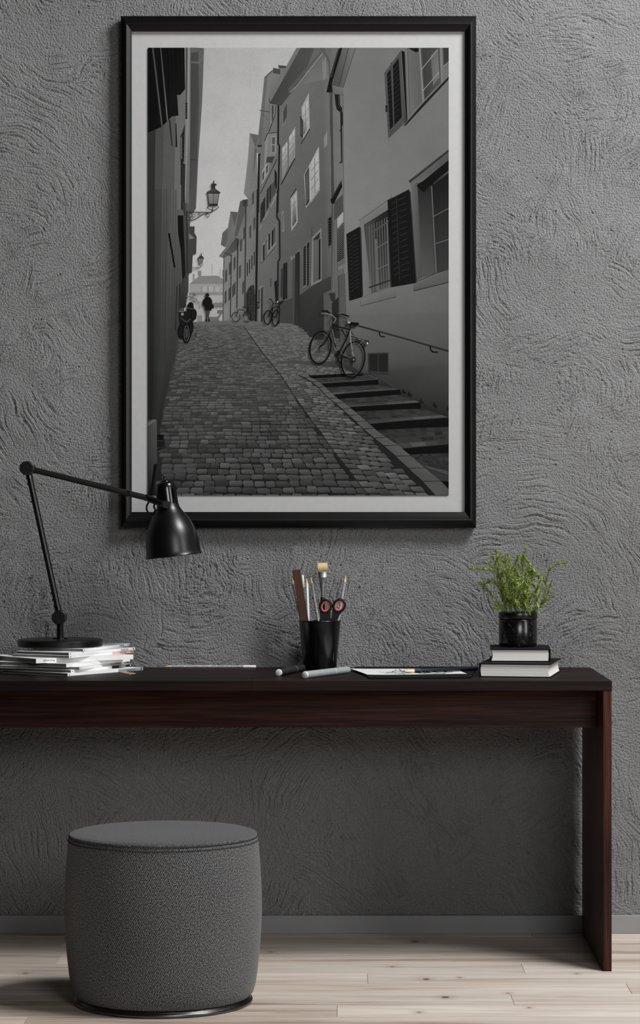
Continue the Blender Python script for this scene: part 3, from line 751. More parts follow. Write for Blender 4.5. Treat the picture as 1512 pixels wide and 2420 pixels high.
for (a0, a1, b0, n) in ((890, 936, 130, 13), (958, 1030, 90, 14)):
    for k in range(n): lD([(a0 + k * 2.4, b0 + k * 56), (a1 + k * 2.4, b0 - 28 + k * 56)], 4, 46)
lD([(940, 70), (972, 850)], 10, 32); lD([(1070, 10), (1128, 860)], 9, 40)
# rail, vent
lD([(585, 1272), (1000, 1385), (1440, 1512)], 13, 30); lD([(585, 1266), (1440, 1504)], 3, 74)
lD([(780, 1330), (786, 1362), (800, 1374), (834, 1376)], 9, 16); lD([(1258, 1466), (1264, 1500), (1285, 1518), (1332, 1522)], 11, 14)
G([(583, 118), (748, 114), (750, 288), (588, 278)], 46); G([(592, 128), (742, 124), (742, 272), (594, 266)], 24); lG([(664, 126), (664, 284)], 4, 60)
for k in range(14): lG([(594, 138 + k * 9.5), (742, 134 + k * 9.7)], 2, 36)
# street surface
poly([(432, 762), (560, 757), (690, 765), (770, 830), (840, 872), (1062, 985), (1062, 1172), (349, 1172), (372, 1010), (397, 900), (418, 812)], [92, 96, 90, 66, 40, 30, 26, 26, 28, 34, 60])
RS = random.Random(5)
def inside(x, y, pg):
    c = False
    for k in range(len(pg)):
        (ax, ay), (bx, by) = pg[k - 1], pg[k]
        if (ay > y) != (by > y) and x < (bx - ax) * (y - ay) / (by - ay) + ax: c = not c
    return c
GUT = [(575, 770), (619, 833), (640, 858), (665, 890), (700, 945), (742, 1003), (790, 1070), (830, 1120), (872, 1172)]
def gut(y):
    for (ax, ay), (bx, by) in zip(GUT, GUT[1:]):
        if ay <= y <= by: return ax + (bx - ax) * (y - ay) / (by - ay)
    return GUT[0][0] if y < GUT[0][1] else GUT[-1][0]
KER = [(706, 886), (732, 900), (762, 920), (790, 950), (825, 985), (866, 1030), (906, 1072), (945, 1105), (985, 1140), (1025, 1172)]
def ker(y):
    if y < 886:
        for (ax, ay), (bx, by) in zip([(690, 760), (770, 830), (838, 872)], [(770, 830), (838, 872), (864, 887)]):
            if ay <= y <= by: return ax + (bx - ax) * (y - ay) / (by - ay)
        return 706
    for (ax, ay), (bx, by) in zip(KER, KER[1:]):
        if ay <= y <= by: return ax + (bx - ax) * (y - ay) / (by - ay)
    return KER[-1][0]
def left_edge(y):
    for (ax, ay), (bx, by) in zip([(424, 762), (420, 812), (399, 900), (376, 1010), (372, 1100), (352, 1172)], [(420, 812), (399, 900), (376, 1010), (372, 1100), (352, 1172), (345, 1200)]):
        if ay <= y <= by: return ax + (bx - ax) * (y - ay) / (by - ay)
    return 424
def stone(x, y, w, h, lean, g, sub=0):
    j = lambda a: RS.uniform(-a, a)
    c = 0.15 * w
    pts = [(-w/2 + c*.6 + j(w*.05), -h/2 + j(h*.08)), (w/2 - c*.6 + j(w*.05), -h/2 + j(h*.08)), (w/2 + j(w*.04), -h/2 + h*.28), (w/2 + j(w*.04), h/2 - h*.28), (w/2 - c*.5, h/2 + j(h*.06)), (-w/2 + c*.5, h/2 + j(h*.06)), (-w/2 + j(w*.04), h/2 - h*.28), (-w/2 + j(w*.04), -h/2 + h*.28)]
    gg = [min(255, g * (1.10 if p[1] < 0 else 0.86) * RS.uniform(.92, 1.08)) for p in pts]
    poly([(x + p[0] + p[1] * lean, y + p[1]) for p in pts], gg, False, sub)
layer[0] += 1
rown = 0
y = 768.0
while y < 1180:
    sp = 16.0 * ((y - 623) / 527.0) ** 2
    sp = max(sp, 1.7)
    wd = max(0.0577 * (y - 623), 8.0)
    base = 92 - (y - 762) * 0.072 if y < 900 else 82 - (y - 900) * 0.052
    wav = RS.uniform(0, 6.28); rown += 1; coln = 0
    # left carriageway
    x = left_edge(y) + RS.uniform(0, wd * .6)
    xe = gut(y)
    while x < xe - wd * .3:
        w = wd * RS.uniform(.78, 1.2)
        lean = (x + w / 2 - 480) / max(60.0, (y - 623)) * 0.75 + RS.uniform(-.2, .2)
        hh = sp * RS.uniform(.80, .93); coln += 1
        stone(x + w / 2, y + sp / 2 + math.sin(x * .03 + wav) * sp * .10, w * .945, hh, lean, base * RS.uniform(.70, 1.10), (rown % 2) * 2 + coln % 2)
        x += w
    # between gutter and kerb
    x = xe + wd * .25
    xk = ker(y) + wd * .1
    while x < xk:
        w = wd * RS.uniform(.8, 1.15)
        lean = 0.9 + RS.uniform(-.15, .15)
        stone(x + w / 2, y + sp / 2 + (x - xe) * 0.10 * (1 if sp > 3 else 0), w * .91, sp * RS.uniform(.80, .92), lean, (base + 4) * RS.uniform(.76, 1.16), 4 + (rown % 2) * 2 + coln % 2)
        x += w; coln += 1
    y += sp
layer[0] += 8
line(GUT, 1.6, 34)
# foot of the middle house, behind the bicycle
layer[0] += 1
# steps
tread = [[(95, 300), (545, 290), (665, 318), (665, 338), (190, 368), (130, 325)], [(230, 396), (665, 372), (845, 418), (300, 456)], [(345, 488), (850, 452), (1010, 522), (425, 560)], [(480, 590), (1012, 568), (1240, 640), (600, 694)], [(655, 742), (1240, 716), (1240, 862), (845, 895)], [(900, 942), (1240, 928), (1240, 1160), (1160, 1155), (1010, 1030)]]
for k, tr in enumerate(tread):
    G(tr, [50, 46, 58, 62, 66, 58][:len(tr)] if len(tr) == 6 else [44, 38, 62 - k * 3, 68 - k * 4])
def bil(q, u, v):
    a = (q[0][0] + (q[1][0] - q[0][0]) * u, q[0][1] + (q[1][1] - q[0][1]) * u); b = (q[3][0] + (q[2][0] - q[3][0]) * u, q[3][1] + (q[2][1] - q[3][1]) * u)
    return (a[0] + (b[0] - a[0]) * v, a[1] + (b[1] - a[1]) * v)
quads = [[(230, 396), (665, 372), (845, 418), (300, 456)], [(345, 488), (850, 452), (1010, 522), (425, 560)], [(480, 590), (1012, 568), (1240, 640), (600, 694)], [(655, 742), (1240, 716), (1240, 862), (845, 895)], [(900, 942), (1240, 928), (1240, 1120), (1020, 1040)], [(150, 330), (600, 308), (665, 336), (195, 366)]]
layer[0] += 1
for qi, q in enumerate(quads):
    rows_n = 4 if qi < 4 else 5
    for r in range(rows_n):
        v0, v1 = r / rows_n, (r + 1) / rows_n - 0.06
        u = 0.0
        while u < 1:
            du = RS.uniform(.07, .13) if r < rows_n - 1 else RS.uniform(.2, .32)
            u1 = min(1, u + du)
            g = (66 if r == rows_n - 1 else 48) * RS.uniform(.8, 1.2) - qi * 2
            poly(z6f([bil(q, u + .006, v0), bil(q, u1 - .006, v0), bil(q, u1 - .006, v1), bil(q, u + .006, v1)]), g, False)
            u = u1
for rr in ([(98, 302), (380, 285), (540, 288), (545, 304), (380, 312), (130, 326)], [(190, 367), (430, 352), (665, 334), (667, 374), (440, 388), (232, 398)], [(298, 456), (560, 432), (845, 415), (852, 455), (600, 476), (345, 490)], [(424, 558), (700, 540), (1008, 520), (1013, 570), (760, 580), (482, 592)], [(600, 694), (900, 666), (1240, 645), (1240, 718), (960, 728), (660, 744)], [(845, 895), (1100, 872), (1240, 858), (1240, 930), (1060, 936), (902, 944)], [(1160, 1155), (1240, 1165), (1240, 1232), (1215, 1212)]):
    G(rr, 8)
# kerb slabs
ks = [(20, 296), (70, 320), (125, 352), (180, 395), (225, 445), (270, 488), (318, 525), (370, 572), (425, 622), (485, 675), (545, 735), (632, 808), (710, 870), (805, 955), (910, 1055), (1025, 1160), (1130, 1275)]
kw = [62, 62, 66, 70, 78, 82, 90, 98, 105, 108, 112, 130, 150, 160, 170, 190, 200]
for k in range(len(ks) - 1):
    (ax, ay), (bx, by) = ks[k], ks[k + 1]
    gp = 3
    G([(ax + gp, ay + gp), (ax + kw[k] * .78, ay - 2), (bx + kw[k + 1] * .78 - gp, by - 5), (bx + gp * .5, by - gp)], [RS.uniform(76, 92) - k * .6 for _ in range(4)])
for k in range(1, len(ks)): lG([ks[k], (ks[k][0] + kw[k] * .78, ks[k][1] - 4)], 3, 26)
lG([(p[0] - 2, p[1]) for p in ks], 5, 30)
for (x, y) in ((860, 430), (905, 452), (1000, 510), (1110, 540), (1220, 575)): G([(x, y), (x + 10, y - 26), (x + 26, y + 8), (x + 40, y - 8), (x + 30, y + 24)], 20)
# left-hand buildings
poly([(349, 112), (460, 112), (462, 250), (450, 520), (440, 690), (432, 760), (420, 812), (398, 902), (372, 1030), (360, 1110), (349, 1172)], [60, 104, 104, 84, 72, 66, 52, 44, 36, 32, 30])
A([(38, 800), (110, 800), (100, 1600), (38, 1600)], 42); A([(110, 790), (190, 760), (170, 1600), (100, 1600)], 68); A([(190, 750), (300, 690), (280, 1600), (170, 1600)], 78); A([(300, 690), (350, 460), (385, 445), (350, 1600), (282, 1600)], 96)
A([(385, 50), (442, 50), (436, 800), (420, 1600), (350, 1600), (388, 760)], [118, 116, 118, 92, 78, 112])
C([(38, -10), (100, -10), (92, 1610), (38, 1610)], [40, 42, 34, 32]); C([(100, -10), (165, -10), (135, 1610), (92, 1610)], [58, 62, 46, 38]); C([(165, -10), (245, -10), (200, 1610), (135, 1610)], [74, 76, 54, 50]); C([(245, -10), (315, -10), (330, 1100), (290, 1610), (200, 1610)], [84, 88, 60, 48, 52])
E([(38, 215), (92, 215), (60, 1480), (38, 1480)], [32, 34, 22, 22]); E([(92, 215), (135, 215), (88, 1100), (60, 1480)], [38, 46, 30, 24])
E([(135, 215), (200, 215), (132, 800), (112, 1100), (86, 1100)], [50, 54, 38, 32, 30]); E([(200, 215), (277, 215), (192, 600), (142, 820), (130, 800)], [52, 48, 40, 36, 36])
for x in (60, 105, 128, 165, 190, 215, 252, 278, 300): lC([(x, -10), (x - 12 - x * .04, 1605)], 3, 36 if x % 2 else 52)
A([(38, 50), (382, 50), (388, 442), (342, 496), (312, 496), (326, 690), (265, 698), (220, 745), (165, 798), (38, 850)], [5, 8, 14, 14, 14, 14, 12, 10, 8, 6])
for x, a, b in ((120, 50, 780), (200, 55, 700), (240, 50, 690), (270, 50, 690), (318, 50, 470), (350, 50, 440)): lA([(x, a), (x + 22, b)], 4, 20)
A([(76, 50), (92, 50), (178, 790), (164, 797)], [60, 60, 74, 66]); A([(153, 50), (163, 50), (228, 735), (217, 746)], [66, 66, 92, 88]); A([(236, 735), (246, 725), (270, 975), (262, 978)], 20); A([(298, 760), (306, 770), (314, 985), (298, 988)], 20)
A([(345, 880), (362, 850), (388, 760), (378, 1080), (365, 1160), (345, 1130)], 34); A([(350, 900), (358, 880), (358, 1090), (350, 1100)], 104); lA([(352, 1120), (350, 1340)], 9, 24)
A([(355, 1170), (390, 1140), (382, 1600), (348, 1600)], 40); A([(395, 50), (412, 50), (404, 700), (392, 700)], 64); lA([(420, 50), (414, 690), (396, 1190), (384, 1600)], 7, 140)
for yy in range(580, 720, 26): ell(*z1f([(400, yy)])[0], 2.6, 3.4, 34)
for yy in range(860, 1180, 42): ell(*z1f([(368, yy)])[0], 2.2, 4, 24)
A([(440, 50), (566, 58), (548, 560), (512, 1100), (490, 1560), (462, 1610), (430, 1610), (436, 900)], [62, 66, 62, 66, 74, 76, 66, 58])
A([(512, 70), (566, 60), (548, 560), (512, 1100), (490, 1560), (484, 1560), (500, 1100), (520, 560)], 84); A([(445, 55), (520, 60), (520, 90), (445, 100)], 84); lA([(445, 190), (520, 192), (545, 170), (552, 120)], 14, 92)
lA([(436, 1105), (508, 1108)], 8, 48)
C([(428, -10), (494, -10), (480, 190), (428, 185)], 72); C([(425, 340), (478, 340), (475, 400), (496, 436), (492, 600), (425, 605)], 58); C([(425, 405), (478, 452), (425, 460)], 110); C([(415, 600), (460, 600), (452, 775), (415, 780)], 56)
C([(318, 185), (370, 185), (370, 238), (318, 238)], 84); C([(318, 236), (370, 236), (392, 790), (380, 830), (362, 828), (348, 560), (322, 400)], [14, 14, 26, 22, 20, 12, 12])
C([(372, 120), (428, 120), (420, 960), (390, 960), (392, 790)], [62, 84, 70, 60, 56])
for x, a, b in ((382, 0, 240), (402, 290, 780), (412, 300, 800), (398, 800, 1000)): lC([(x, a), (x + 4, b)], 7, 30)
C([(228, 405), (244, 405), (297, 722), (283, 728)], 8); lC([(246, 300), (250, 400), (300, 720)], 4, 88); lC([(312, 900), (298, 1320)], 6, 26); lC([(338, 880), (332, 1120)], 8, 28)
C([(365, 830), (420, 835), (415, 960), (395, 1100), (330, 1110), (340, 930)], [52, 64, 60, 40, 42, 50])
E([(38, 772), (95, 758), (122, 768), (125, 1165), (60, 1235), (38, 1240)], [60, 76, 82, 62, 44, 42]); E([(38, 790), (60, 785), (95, 760), (122, 768), (50, 815), (38, 822)], 92)
E([(125, 902), (190, 905), (196, 965), (125, 970)], 12); E([(125, 970), (196, 965), (200, 1030), (125, 1058)], 24); line(z5f([(125, 962), (185, 962), (192, 905)]), 1.6, 54); line(z5f([(125, 1030), (180, 1028), (196, 1005)]), 1.6, 48)
E([(38, 1245), (92, 1170), (120, 1182), (70, 1480), (38, 1480)], [40, 60, 44, 18, 20]); E([(95, 1180), (122, 1182), (75, 1480), (55, 1480)], 8)
# lanterns
lC([(400, 205), (560, 207), (632, 210), (648, 195), (648, 160)], 8, 42); lC([(405, 282), (450, 285), (500, 262), (560, 222), (610, 212)], 7, 46)
for cx, cy, r in ((432, 235, 19), (600, 236, 16), (470, 240, 13), (520, 225, 10), (445, 262, 12)): ring(*z3f([(cx, cy)])[0], r / 3.979, r / 3.979, 1.3, 48)
lC([(405, 195), (402, 290)], 9, 40)
A([(655, 1300), (661, 1300), (664, 1330), (652, 1330)], 42); A([(628, 1345), (640, 1330), (676, 1330), (688, 1345), (670, 1352), (672, 1382), (640, 1382), (644, 1352)], 44); A([(588, 1412), (640, 1380), (675, 1380), (722, 1414), (708, 1428), (602, 1428)], [56, 70, 50, 40, 36, 44])
A([(601, 1426), (709, 1426), (692, 1532), (614, 1528)], [120, 108, 92, 104]); lA([(655, 1428), (652, 1530)], 5, 64); lA([(603, 1426), (614, 1528)], 5, 50); lA([(708, 1426), (692, 1530)], 5, 46); A([(610, 1520), (694, 1520), (692, 1542), (612, 1540)], 36)
lA([(612, 1542), (598, 1552), (606, 1568), (628, 1572), (648, 1590), (670, 1574), (690, 1568), (702, 1552), (690, 1540)], 6, 46)
C([(506, 638), (535, 612), (536, 590), (543, 590), (544, 612), (568, 638), (560, 646), (514, 646)], 52); C([(514, 644), (562, 644), (552, 692), (524, 692)], 104); lC([(538, 645), (538, 690)], 4, 62); lC([(516, 695), (538, 715), (562, 695)], 4, 64); lC([(455, 728), (530, 728), (538, 712)], 6, 84); lC([(458, 750), (520, 730)], 4, 100)
# person walking away
ell(*z3f([(597, 986)])[0], 4.6, 5.0, 26)
C([(552, 1075), (558, 1032), (582, 1004), (618, 1003), (640, 1030), (644, 1072), (657, 1078), (657, 1112), (634, 1114), (632, 1132), (578, 1132), (572, 1092)], 16)
C([(584, 1130), (624, 1130), (612, 1180), (622, 1228), (606, 1234), (598, 1190), (596, 1234), (582, 1230), (590, 1180)], 58); C([(582, 1212), (597, 1212), (596, 1234), (582, 1232)], 18); C([(606, 1210), (620, 1212), (622, 1232), (606, 1234)], 18)
# plants and parked bikes
for k in range(60): ell(*z3f([(RS.uniform(398, 510), RS.uniform(965, 1060))])[0], RS.uniform(.8, 2.2), RS.uniform(.8, 1.8), RS.choice([70, 96, 110, 150]), 6)
C([(972, 960), (1000, 900), (1035, 888), (1044, 1000), (1040, 1225), (1000, 1222), (972, 1120)], 40)
for k in range(50): ell(*z3f([(RS.uniform(975, 1040), RS.uniform(900, 1200))])[0], RS.uniform(.8, 1.6), RS.uniform(.8, 1.6), RS.choice([22, 60, 70]), 6)
C([(330, 1150), (360, 1130), (405, 1135), (412, 1075), (440, 1050), (465, 1065), (470, 1110), (495, 1140), (492, 1210), (462, 1230), (462, 1330), (432, 1400), (398, 1440), (372, 1400), (340, 1380), (322, 1330), (338, 1260)], 22)
ring(*z3f([(402, 1345)])[0], 8.2, 22, 2.6, 12); ring(*z3f([(402, 1345)])[0], 6.0, 18, .8, 110); ring(*z3f([(350, 1330)])[0], 6, 15, 2.4, 12); ring(*z3f([(468, 1165)])[0], 6.5, 12, 2.2, 14); ring(*z3f([(446, 1285)])[0], 4.5, 13, 2, 16); ell(*z3f([(402, 1345)])[0], 3.5, 12, 60)
lC([(332, 1138), (372, 1140), (400, 1130)], 8, 110); ell(*z3f([(362, 1165)])[0], 3.6, 3.6, 120); ell(*z3f([(440, 1075)])[0], 5.5, 6, 16); lC([(405, 1105), (470, 1120)], 7, 70); lC([(345, 1200), (400, 1240), (440, 1210)], 6, 78)
C([(490, 1330), (503, 1325), (503, 1362), (490, 1364)], 72)
for (cx, cy, rx, ry) in ((866, 1192, 38, 44), (975, 1185, 36, 48)): ring(*z3f([(cx, cy)])[0], rx / 3.979, ry / 3.979, 1.7, 30)
lC([(870, 1110), (885, 1150), (960, 1225), (1000, 1228)], 8, 92); lC([(866, 1192), (890, 1120), (940, 1130), (975, 1180)], 6, 34); lC([(930, 1100), (985, 1095), (990, 1150), (940, 1150)], 12, 40)
for (cx, cy, rx, ry) in ((1166, 1196, 37, 64), (1240, 1200, 32, 74)): ring(*z3f([(cx, cy)])[0], rx / 3.979, ry / 3.979, 2.6, 10, rot=.12)
lC([(1176, 1024), (1196, 1026), (1215, 1060), (1205, 1110), (1168, 1196)], 8, 14); lC([(1205, 1110), (1270, 1090), (1242, 1200), (1205, 1180), (1210, 1110)], 9, 14); lC([(1250, 1050), (1290, 1052), (1318, 1040)], 11, 14); lC([(1218, 1066), (1300, 1060)], 6, 20); ell(*z3f([(1258, 1048)])[0], 1.8, 1.8, 170); lC([(1270, 1060), (1278, 1130), (1268, 1260)], 8, 22)
# the bicycle by the steps
W1, W2 = (757, 822), (834.5, 850)
for (c, rx, ry, rt) in ((W1, 24.4, 38.0, .18), (W2, 26.6, 42.5, .20)):
    ring(c[0], c[1], rx, ry, 3.6, 9, 40, rt); ring(c[0], c[1], rx - 2.6, ry - 3, .7, 84, 40, rt)
    for k in range(9):
        a = k * math.pi / 9 + .2
        line([(c[0] + (rx - 3) * math.cos(a), c[1] + (ry - 3) * math.sin(a)), (c[0] - (rx - 3) * math.cos(a), c[1] - (ry - 3) * math.sin(a))], .35, 34)
    ell(c[0], c[1], 2.6, 3.2, 70)
lD([(352, 1255), (318, 1325), (305, 1370), (262, 1440), (215, 1480)], 11, 10); lD([(335, 1290), (300, 1345), (200, 1478)], 4, 80)
lD([(278, 1330), (240, 1320), (190, 1330)], 7, 28); lD([(300, 1350), (330, 1420), (325, 1520)], 9, 12)
lD([(328, 1305), (375, 1490)], 10, 14); lD([(336, 1310), (368, 1440)], 5, 120); lD([(345, 1270), (510, 1312)], 11, 9); lD([(510, 1250), (505, 1312), (470, 1400), (420, 1500), (385, 1545)], 11, 9); lD([(425, 1305), (465, 1380)], 9, 9); lD([(425, 1305), (500, 1250)], 5, 20)
lD([(505, 1320), (510, 1400), (535, 1560)], 7, 130); lD([(510, 1330), (590, 1420), (640, 1480)], 6, 24); lD([(385, 1545), (540, 1590)], 9, 18); lD([(390, 1500), (440, 1545), (535, 1590)], 6, 76)
lD([(232, 1158), (275, 1160), (330, 1170), (375, 1208), (350, 1250)], 6, 122); lD([(240, 1132), (290, 1140), (320, 1160)], 14, 10); lD([(290, 1125), (296, 1150)], 8, 10); lD([(380, 1162), (430, 1165), (496, 1186)], 13, 10); lD([(385, 1158), (420, 1160), (445, 1150)], 7, 84); lD([(492, 1180), (494, 1204)], 6, 10); lD([(330, 1190), (312, 1240), (318, 1300)], 4, 16); lD([(430, 1235), (500, 1245)], 4, 16)
D([(470, 1225), (520, 1240), (585, 1245), (592, 1262), (560, 1275), (520, 1272), (480, 1262)], 10); D([(478, 1228), (512, 1238), (505, 1252), (484, 1254)], 140)
lD([(520, 1290), (580, 1270)], 7, 16); lD([(515, 1375), (600, 1390), (672, 1420)], 9, 18); lD([(530, 1370), (660, 1405)], 4, 110); lD([(535, 1400), (610, 1420), (650, 1475)], 8, 16); D([(648, 1412), (684, 1415), (680, 1440), (655, 1440)], 30); ell(*z4f([(668, 1438)])[0], 1.8, 2.4, 190)
lD([(640, 1400), (560, 1480), (540, 1570)], 4, 90); lD([(545, 1400), (520, 1550)], 4, 90)
lD([(362, 1485), (400, 1478), (405, 1500), (365, 1508), (362, 1485)], 6, 96); ell(*z4f([(400, 1525)])[0], 4, 6, 12); lD([(360, 1545), (385, 1555)], 10, 10)
lG([(330, 130), (345, 190), (365, 200)], 14, 12); lG([(360, 150), (460, 170)], 8, 20); ell(*z6f([(466, 172)])[0], 4.6, 6.2, 20); ell(*z6f([(466, 172)])[0], 2, 2.6, 110)

me = bpy.data.meshes.new('print')
mi = wmat(art).inverted()
me.from_pydata([tuple(mi @ Vector(p)) for p in pv], [], pf)
ca = me.color_attributes.new('ink_grey', 'FLOAT_COLOR', 'POINT')
for i, g in enumerate(pcol):
    c = lin(max(0, g)); ca.data[i].color = (c, c, c, 1)
t = NT('black_and_white_photo_print')
at = t.n('Attribute'); at.attribute_name = 'ink_grey'
gv = t.coord('Object')
gr = t.noise(gv, 420, 3, 0.7); gb = t.noise(gv, 16, 4, 0.6)
f = t.math('ADD', 0.67, t.math('ADD', t.math('MULTIPLY', gr, 0.40), t.math('MULTIPLY', gb, 0.26)))
cm = t.n('CombineXYZ')
for i in range(3): t.l(t.math('MULTIPLY', f, 1.08), cm.inputs[i])
t.base(t.mix(1.0, at.outputs['Color'], cm.outputs[0], 'MULTIPLY'), 0.85, 0.08)
me.materials.append(t.m)
po = bpy.data.objects.new('print', me); SC.collection.objects.link(po); po.parent = art
# keep every sheet facing the room
bm = bmesh.new(); bm.from_mesh(me)
for fc in bm.faces:
    fc.normal_update()
    if fc.normal.y > 0: fc.normal_flip()
bm.to_mesh(me); bm.free()
po['label'] = 'black and white print of a cobbled alley with a bicycle by steps'

# ------------------------------------------------------------------ magazines
def text_mb(body, size, fr):
    cu = bpy.data.curves.new('lettering', 'FONT'); cu.body = body; cu.size = size
    cu.align_x = 'CENTER'; cu.align_y = 'CENTER'; cu.resolution_u = 3
    o = bpy.data.objects.new('lettering', cu); SC.collection.objects.link(o)
    dg = bpy.context.evaluated_depsgraph_get(); dg.update()
    me = bpy.data.meshes.new_from_object(o.evaluated_get(dg))
    mb = MB(); mb.v = [fr @ v.co for v in me.vertices]; mb.f = [tuple(p.vertices) for p in me.polygons]
    bpy.data.objects.remove(o); bpy.data.curves.remove(cu); bpy.data.meshes.remove(me)
    return mb
# corner px, far spine end px, thickness, title colour, label
MAGS = [
 (159.7, 1598.0, 338.0, .0074, 'greyprint', 'magazine with a blue-grey title band on its spine, bottom of the stack', 'mag_pages_dark'),
 (167.5, 1590.0, 311.5, .0072, 'ink', 'white magazine with a black title band on its spine', 'mag_pages_dark'),
 (188.0, 1583.0, 295.5, .0072, 'beige', 'white magazine with a beige title band on its spine', 'mag_pages'),
 (156.5, 1577.4, 307.0, .0098, None, 'plain thicker white magazine directly under the wide-spined catalogue', 'mag_pages'),
 (85.0, 1568.0, 315.0, .0124, 'cat', 'thick white catalogue with a wide lettered spine in the middle of the stack', 'mag_pages'),
 (163.2, 1555.8, 315.0, .0070, 'pink', 'white magazine with a salmon pink title band on its spine', 'mag_pages'),
 (162.6, 1549.2, 319.0, .0074, 'white', 'white magazine second from the top of the stack', 'mag_pages_dark'),
 (196.3, 1540.0, 305.0, .0072, 'white', 'white magazine on top of the stack, under the lamp base', 'mag_pages'),
]
z = ZT + 0.0002
LM, WM = 0.312, 0.232
for (cx, cy, ex, th, band, lab, pg) in MAGS:
    c = onz(cx, cy, z)
    # yaw so that the far end of the spine falls where it is seen
    lo, hi = 0.1, 1.5
    for _ in range(50):
        a = (lo + hi) / 2
        e = c + Vector((math.cos(a), math.sin(a), 0)) * LM
        if CX + F * e.x / e.y > ex: lo = a
        else: hi = a
    # keep the far end clear of the wall
    far = max((c + Vector((math.cos(a), math.sin(a), 0)) * LM).y, 0)
    L = LM
    if far > YW - 0.004: L = (YW - 0.006 - c.y) / math.sin(a)
    lx = Vector((math.cos(a), math.sin(a), 0)); ly = Vector((-math.sin(a), math.cos(a), 0))
    wmax = WM
    q = c + lx * L + ly * WM
    if q.y > YW - 0.006: wmax = max(0.12, (YW - 0.008 - (c + lx * L).y) / max(ly.y, .05))
    wmax = min(WM, wmax) if wmax > 0.15 else 0.15
    mag = thing('magazine', lab, 'magazine', c, (0, 0, a), 'magazines stacked under the lamp')
    tc = 0.0006
    obj('page_block', MB().box((0.0006, 0.0012, tc), (L - 0.0006, wmax - 0.001, th - tc)), M[pg], mag, local=True)
    cov = obj('cover', MB().box((0, 0.0, 0), (L, wmax, tc)).box((0, 0, th - tc), (L, wmax, th)), M['white_paper'], mag, local=True)
    sp = obj('spine', MB().box((0, -0.0003, 0.0), (L, 0.0012, th)), M['white_paper'], mag, local=True, bevel=0.0003, bseg=1)
    def spine_fr(x, zz):                  # upside-down lettering on the spine
        return Matrix.Translation((x, -0.00065, zz)) @ Matrix.Rotation(math.pi, 4, 'Y') @ Matrix.Rotation(math.pi / 2, 4, 'X')
    if band == 'cat':
        obj('spine_lettering', text_mb('BoConcept', 0.0080, spine_fr(0.040, th / 2)), M['ink'], sp, local=True)
    elif band:
        b0 = L - 0.105
        if band != 'white':
            obj('title_band', MB().box((b0, -0.0005, 0.0001), (L - 0.0002, 0.0, th - 0.0001)), M[band], sp, local=True)
        obj('spine_lettering', text_mb('BAU MEISTER', th * 0.78, spine_fr(L - 0.052, th / 2)), M['white_ink' if band == 'ink' else 'ink'], sp, local=True)
        obj('issue_mark', MB().box((L - 0.0105, -0.0007, th * .22), (L - 0.0065, -0.0002, th * .8)), M['white_ink' if band == 'ink' else 'ink'], sp, local=True)
        obj('issue_mark', MB().box((0.006, -0.0007, th * .3), (0.0085, -0.0002, th * .7)), M['ink'], sp, local=True)
    z += th + 0.00015
ZS = z
# thin tan strip beside the stack
sz = ZT + 0.0001
pa = [onz(283, 1589.0, sz), onz(292, 1587.6, sz), onz(320.5, 1592.0, sz), onz(305, 1594.0, sz)]
st = thing('wooden_strip', 'thin tan wooden strip poking out beside the bottom magazine', 'wooden strip', pa[3])
obj('strip', MB().quadgrid([pa, [p + Vector((0, 0, 0.0014)) for p in pa]]).face(list(reversed(pa))).face([p + Vector((0, 0, 0.0014)) for p in pa]), M['tan_wood'], st)
m0, m1 = pa[0].lerp(pa[1], .5), pa[3].lerp(pa[2], .5)
for k in (0.2, 0.5, 0.8):
    a, b = pa[3].lerp(pa[2], k), pa[0].lerp(pa[1], k)
    d = (b - a) * 0.25
    obj('printed_mark', MB().tube([a + d * .4 + Vector((0, 0, .0014)), a + d * 1.6 + Vector((0, 0, .0014))], 0.0003, 4), M['ink'], st)

# ------------------------------------------------------------------ desk lamp
YL = 6.955
def L(x, y, dy=0.0): return px(x, y, YL) + Vector((0, dy, 0))
K = YL / F
lb = L(142, 1500); lb.z = ZS + 0.0001
lamp = thing('desk_lamp', 'black adjustable desk lamp with bell shade standing on the magazines', 'lamp', lb)
obj('base', MB().lathe([(0.100, 0.0), (0.1135, 0.0), (0.1155, 0.002), (0.1158, 0.0165), (0.1135, 0.0195), (0.1115, 0.0205), (0.03, 0.0207)], 96, Matrix.Translation(lb)), M['lamp_black'], lamp, smooth=0.6)
obj('collar', MB().lathe([(0.021, 0.0206), (0.021, 0.0235), (0.0195, 0.0245), (0.012, 0.0248)], 40, Matrix.Translation(lb)), M['lamp_gloss'], lamp, smooth=0.6)
jl = L(140.5, 1458)
jl.x = lb.x - 0.001
obj('stem', MB().tube([Vector((lb.x, lb.y, lb.z + 0.0245)), Vector((lb.x, lb.y, jl.z))], 0.0092, 24), M['lamp_gloss'], lamp, smooth=0.8)
ju = L(65.5, 1107)
def knob(name, c, r, n, y0, y1):
    poly8 = [(r * math.cos(2*math.pi*(k + .5)/n), r * math.sin(2*math.pi*(k + .5)/n)) for k in range(n)]
    fr = frame((c.x, c.y + y0, c.z), (0, 1, 0), (1, 0, 0))
    return obj(name, MB().prism(poly8, y1 - y0, fr), M['lamp_black'], lamp, bevel=0.0012)
knob('lower_knob', jl, 0.0198, 8, -0.034, -0.014)
obj('lower_joint', MB().lathe([(0.0165, -0.0139), (0.0195, -0.0119), (0.0195, 0.0119), (0.0165, 0.0139)], 40, frame(jl, (0, 1, 0))), M['lamp_black'], lamp, smooth=0.6)
knob('lower_knob', jl, 0.0198, 8, 0.014, 0.026)
knob('upper_knob', ju, 0.0198, 8, -0.034, -0.014)
obj('upper_joint', MB().lathe([(0.0165, -0.0139), (0.0195, -0.0119), (0.0195, 0.0119), (0.0165, 0.0139)], 40, frame(ju, (0, 1, 0))), M['lamp_black'], lamp, smooth=0.6)
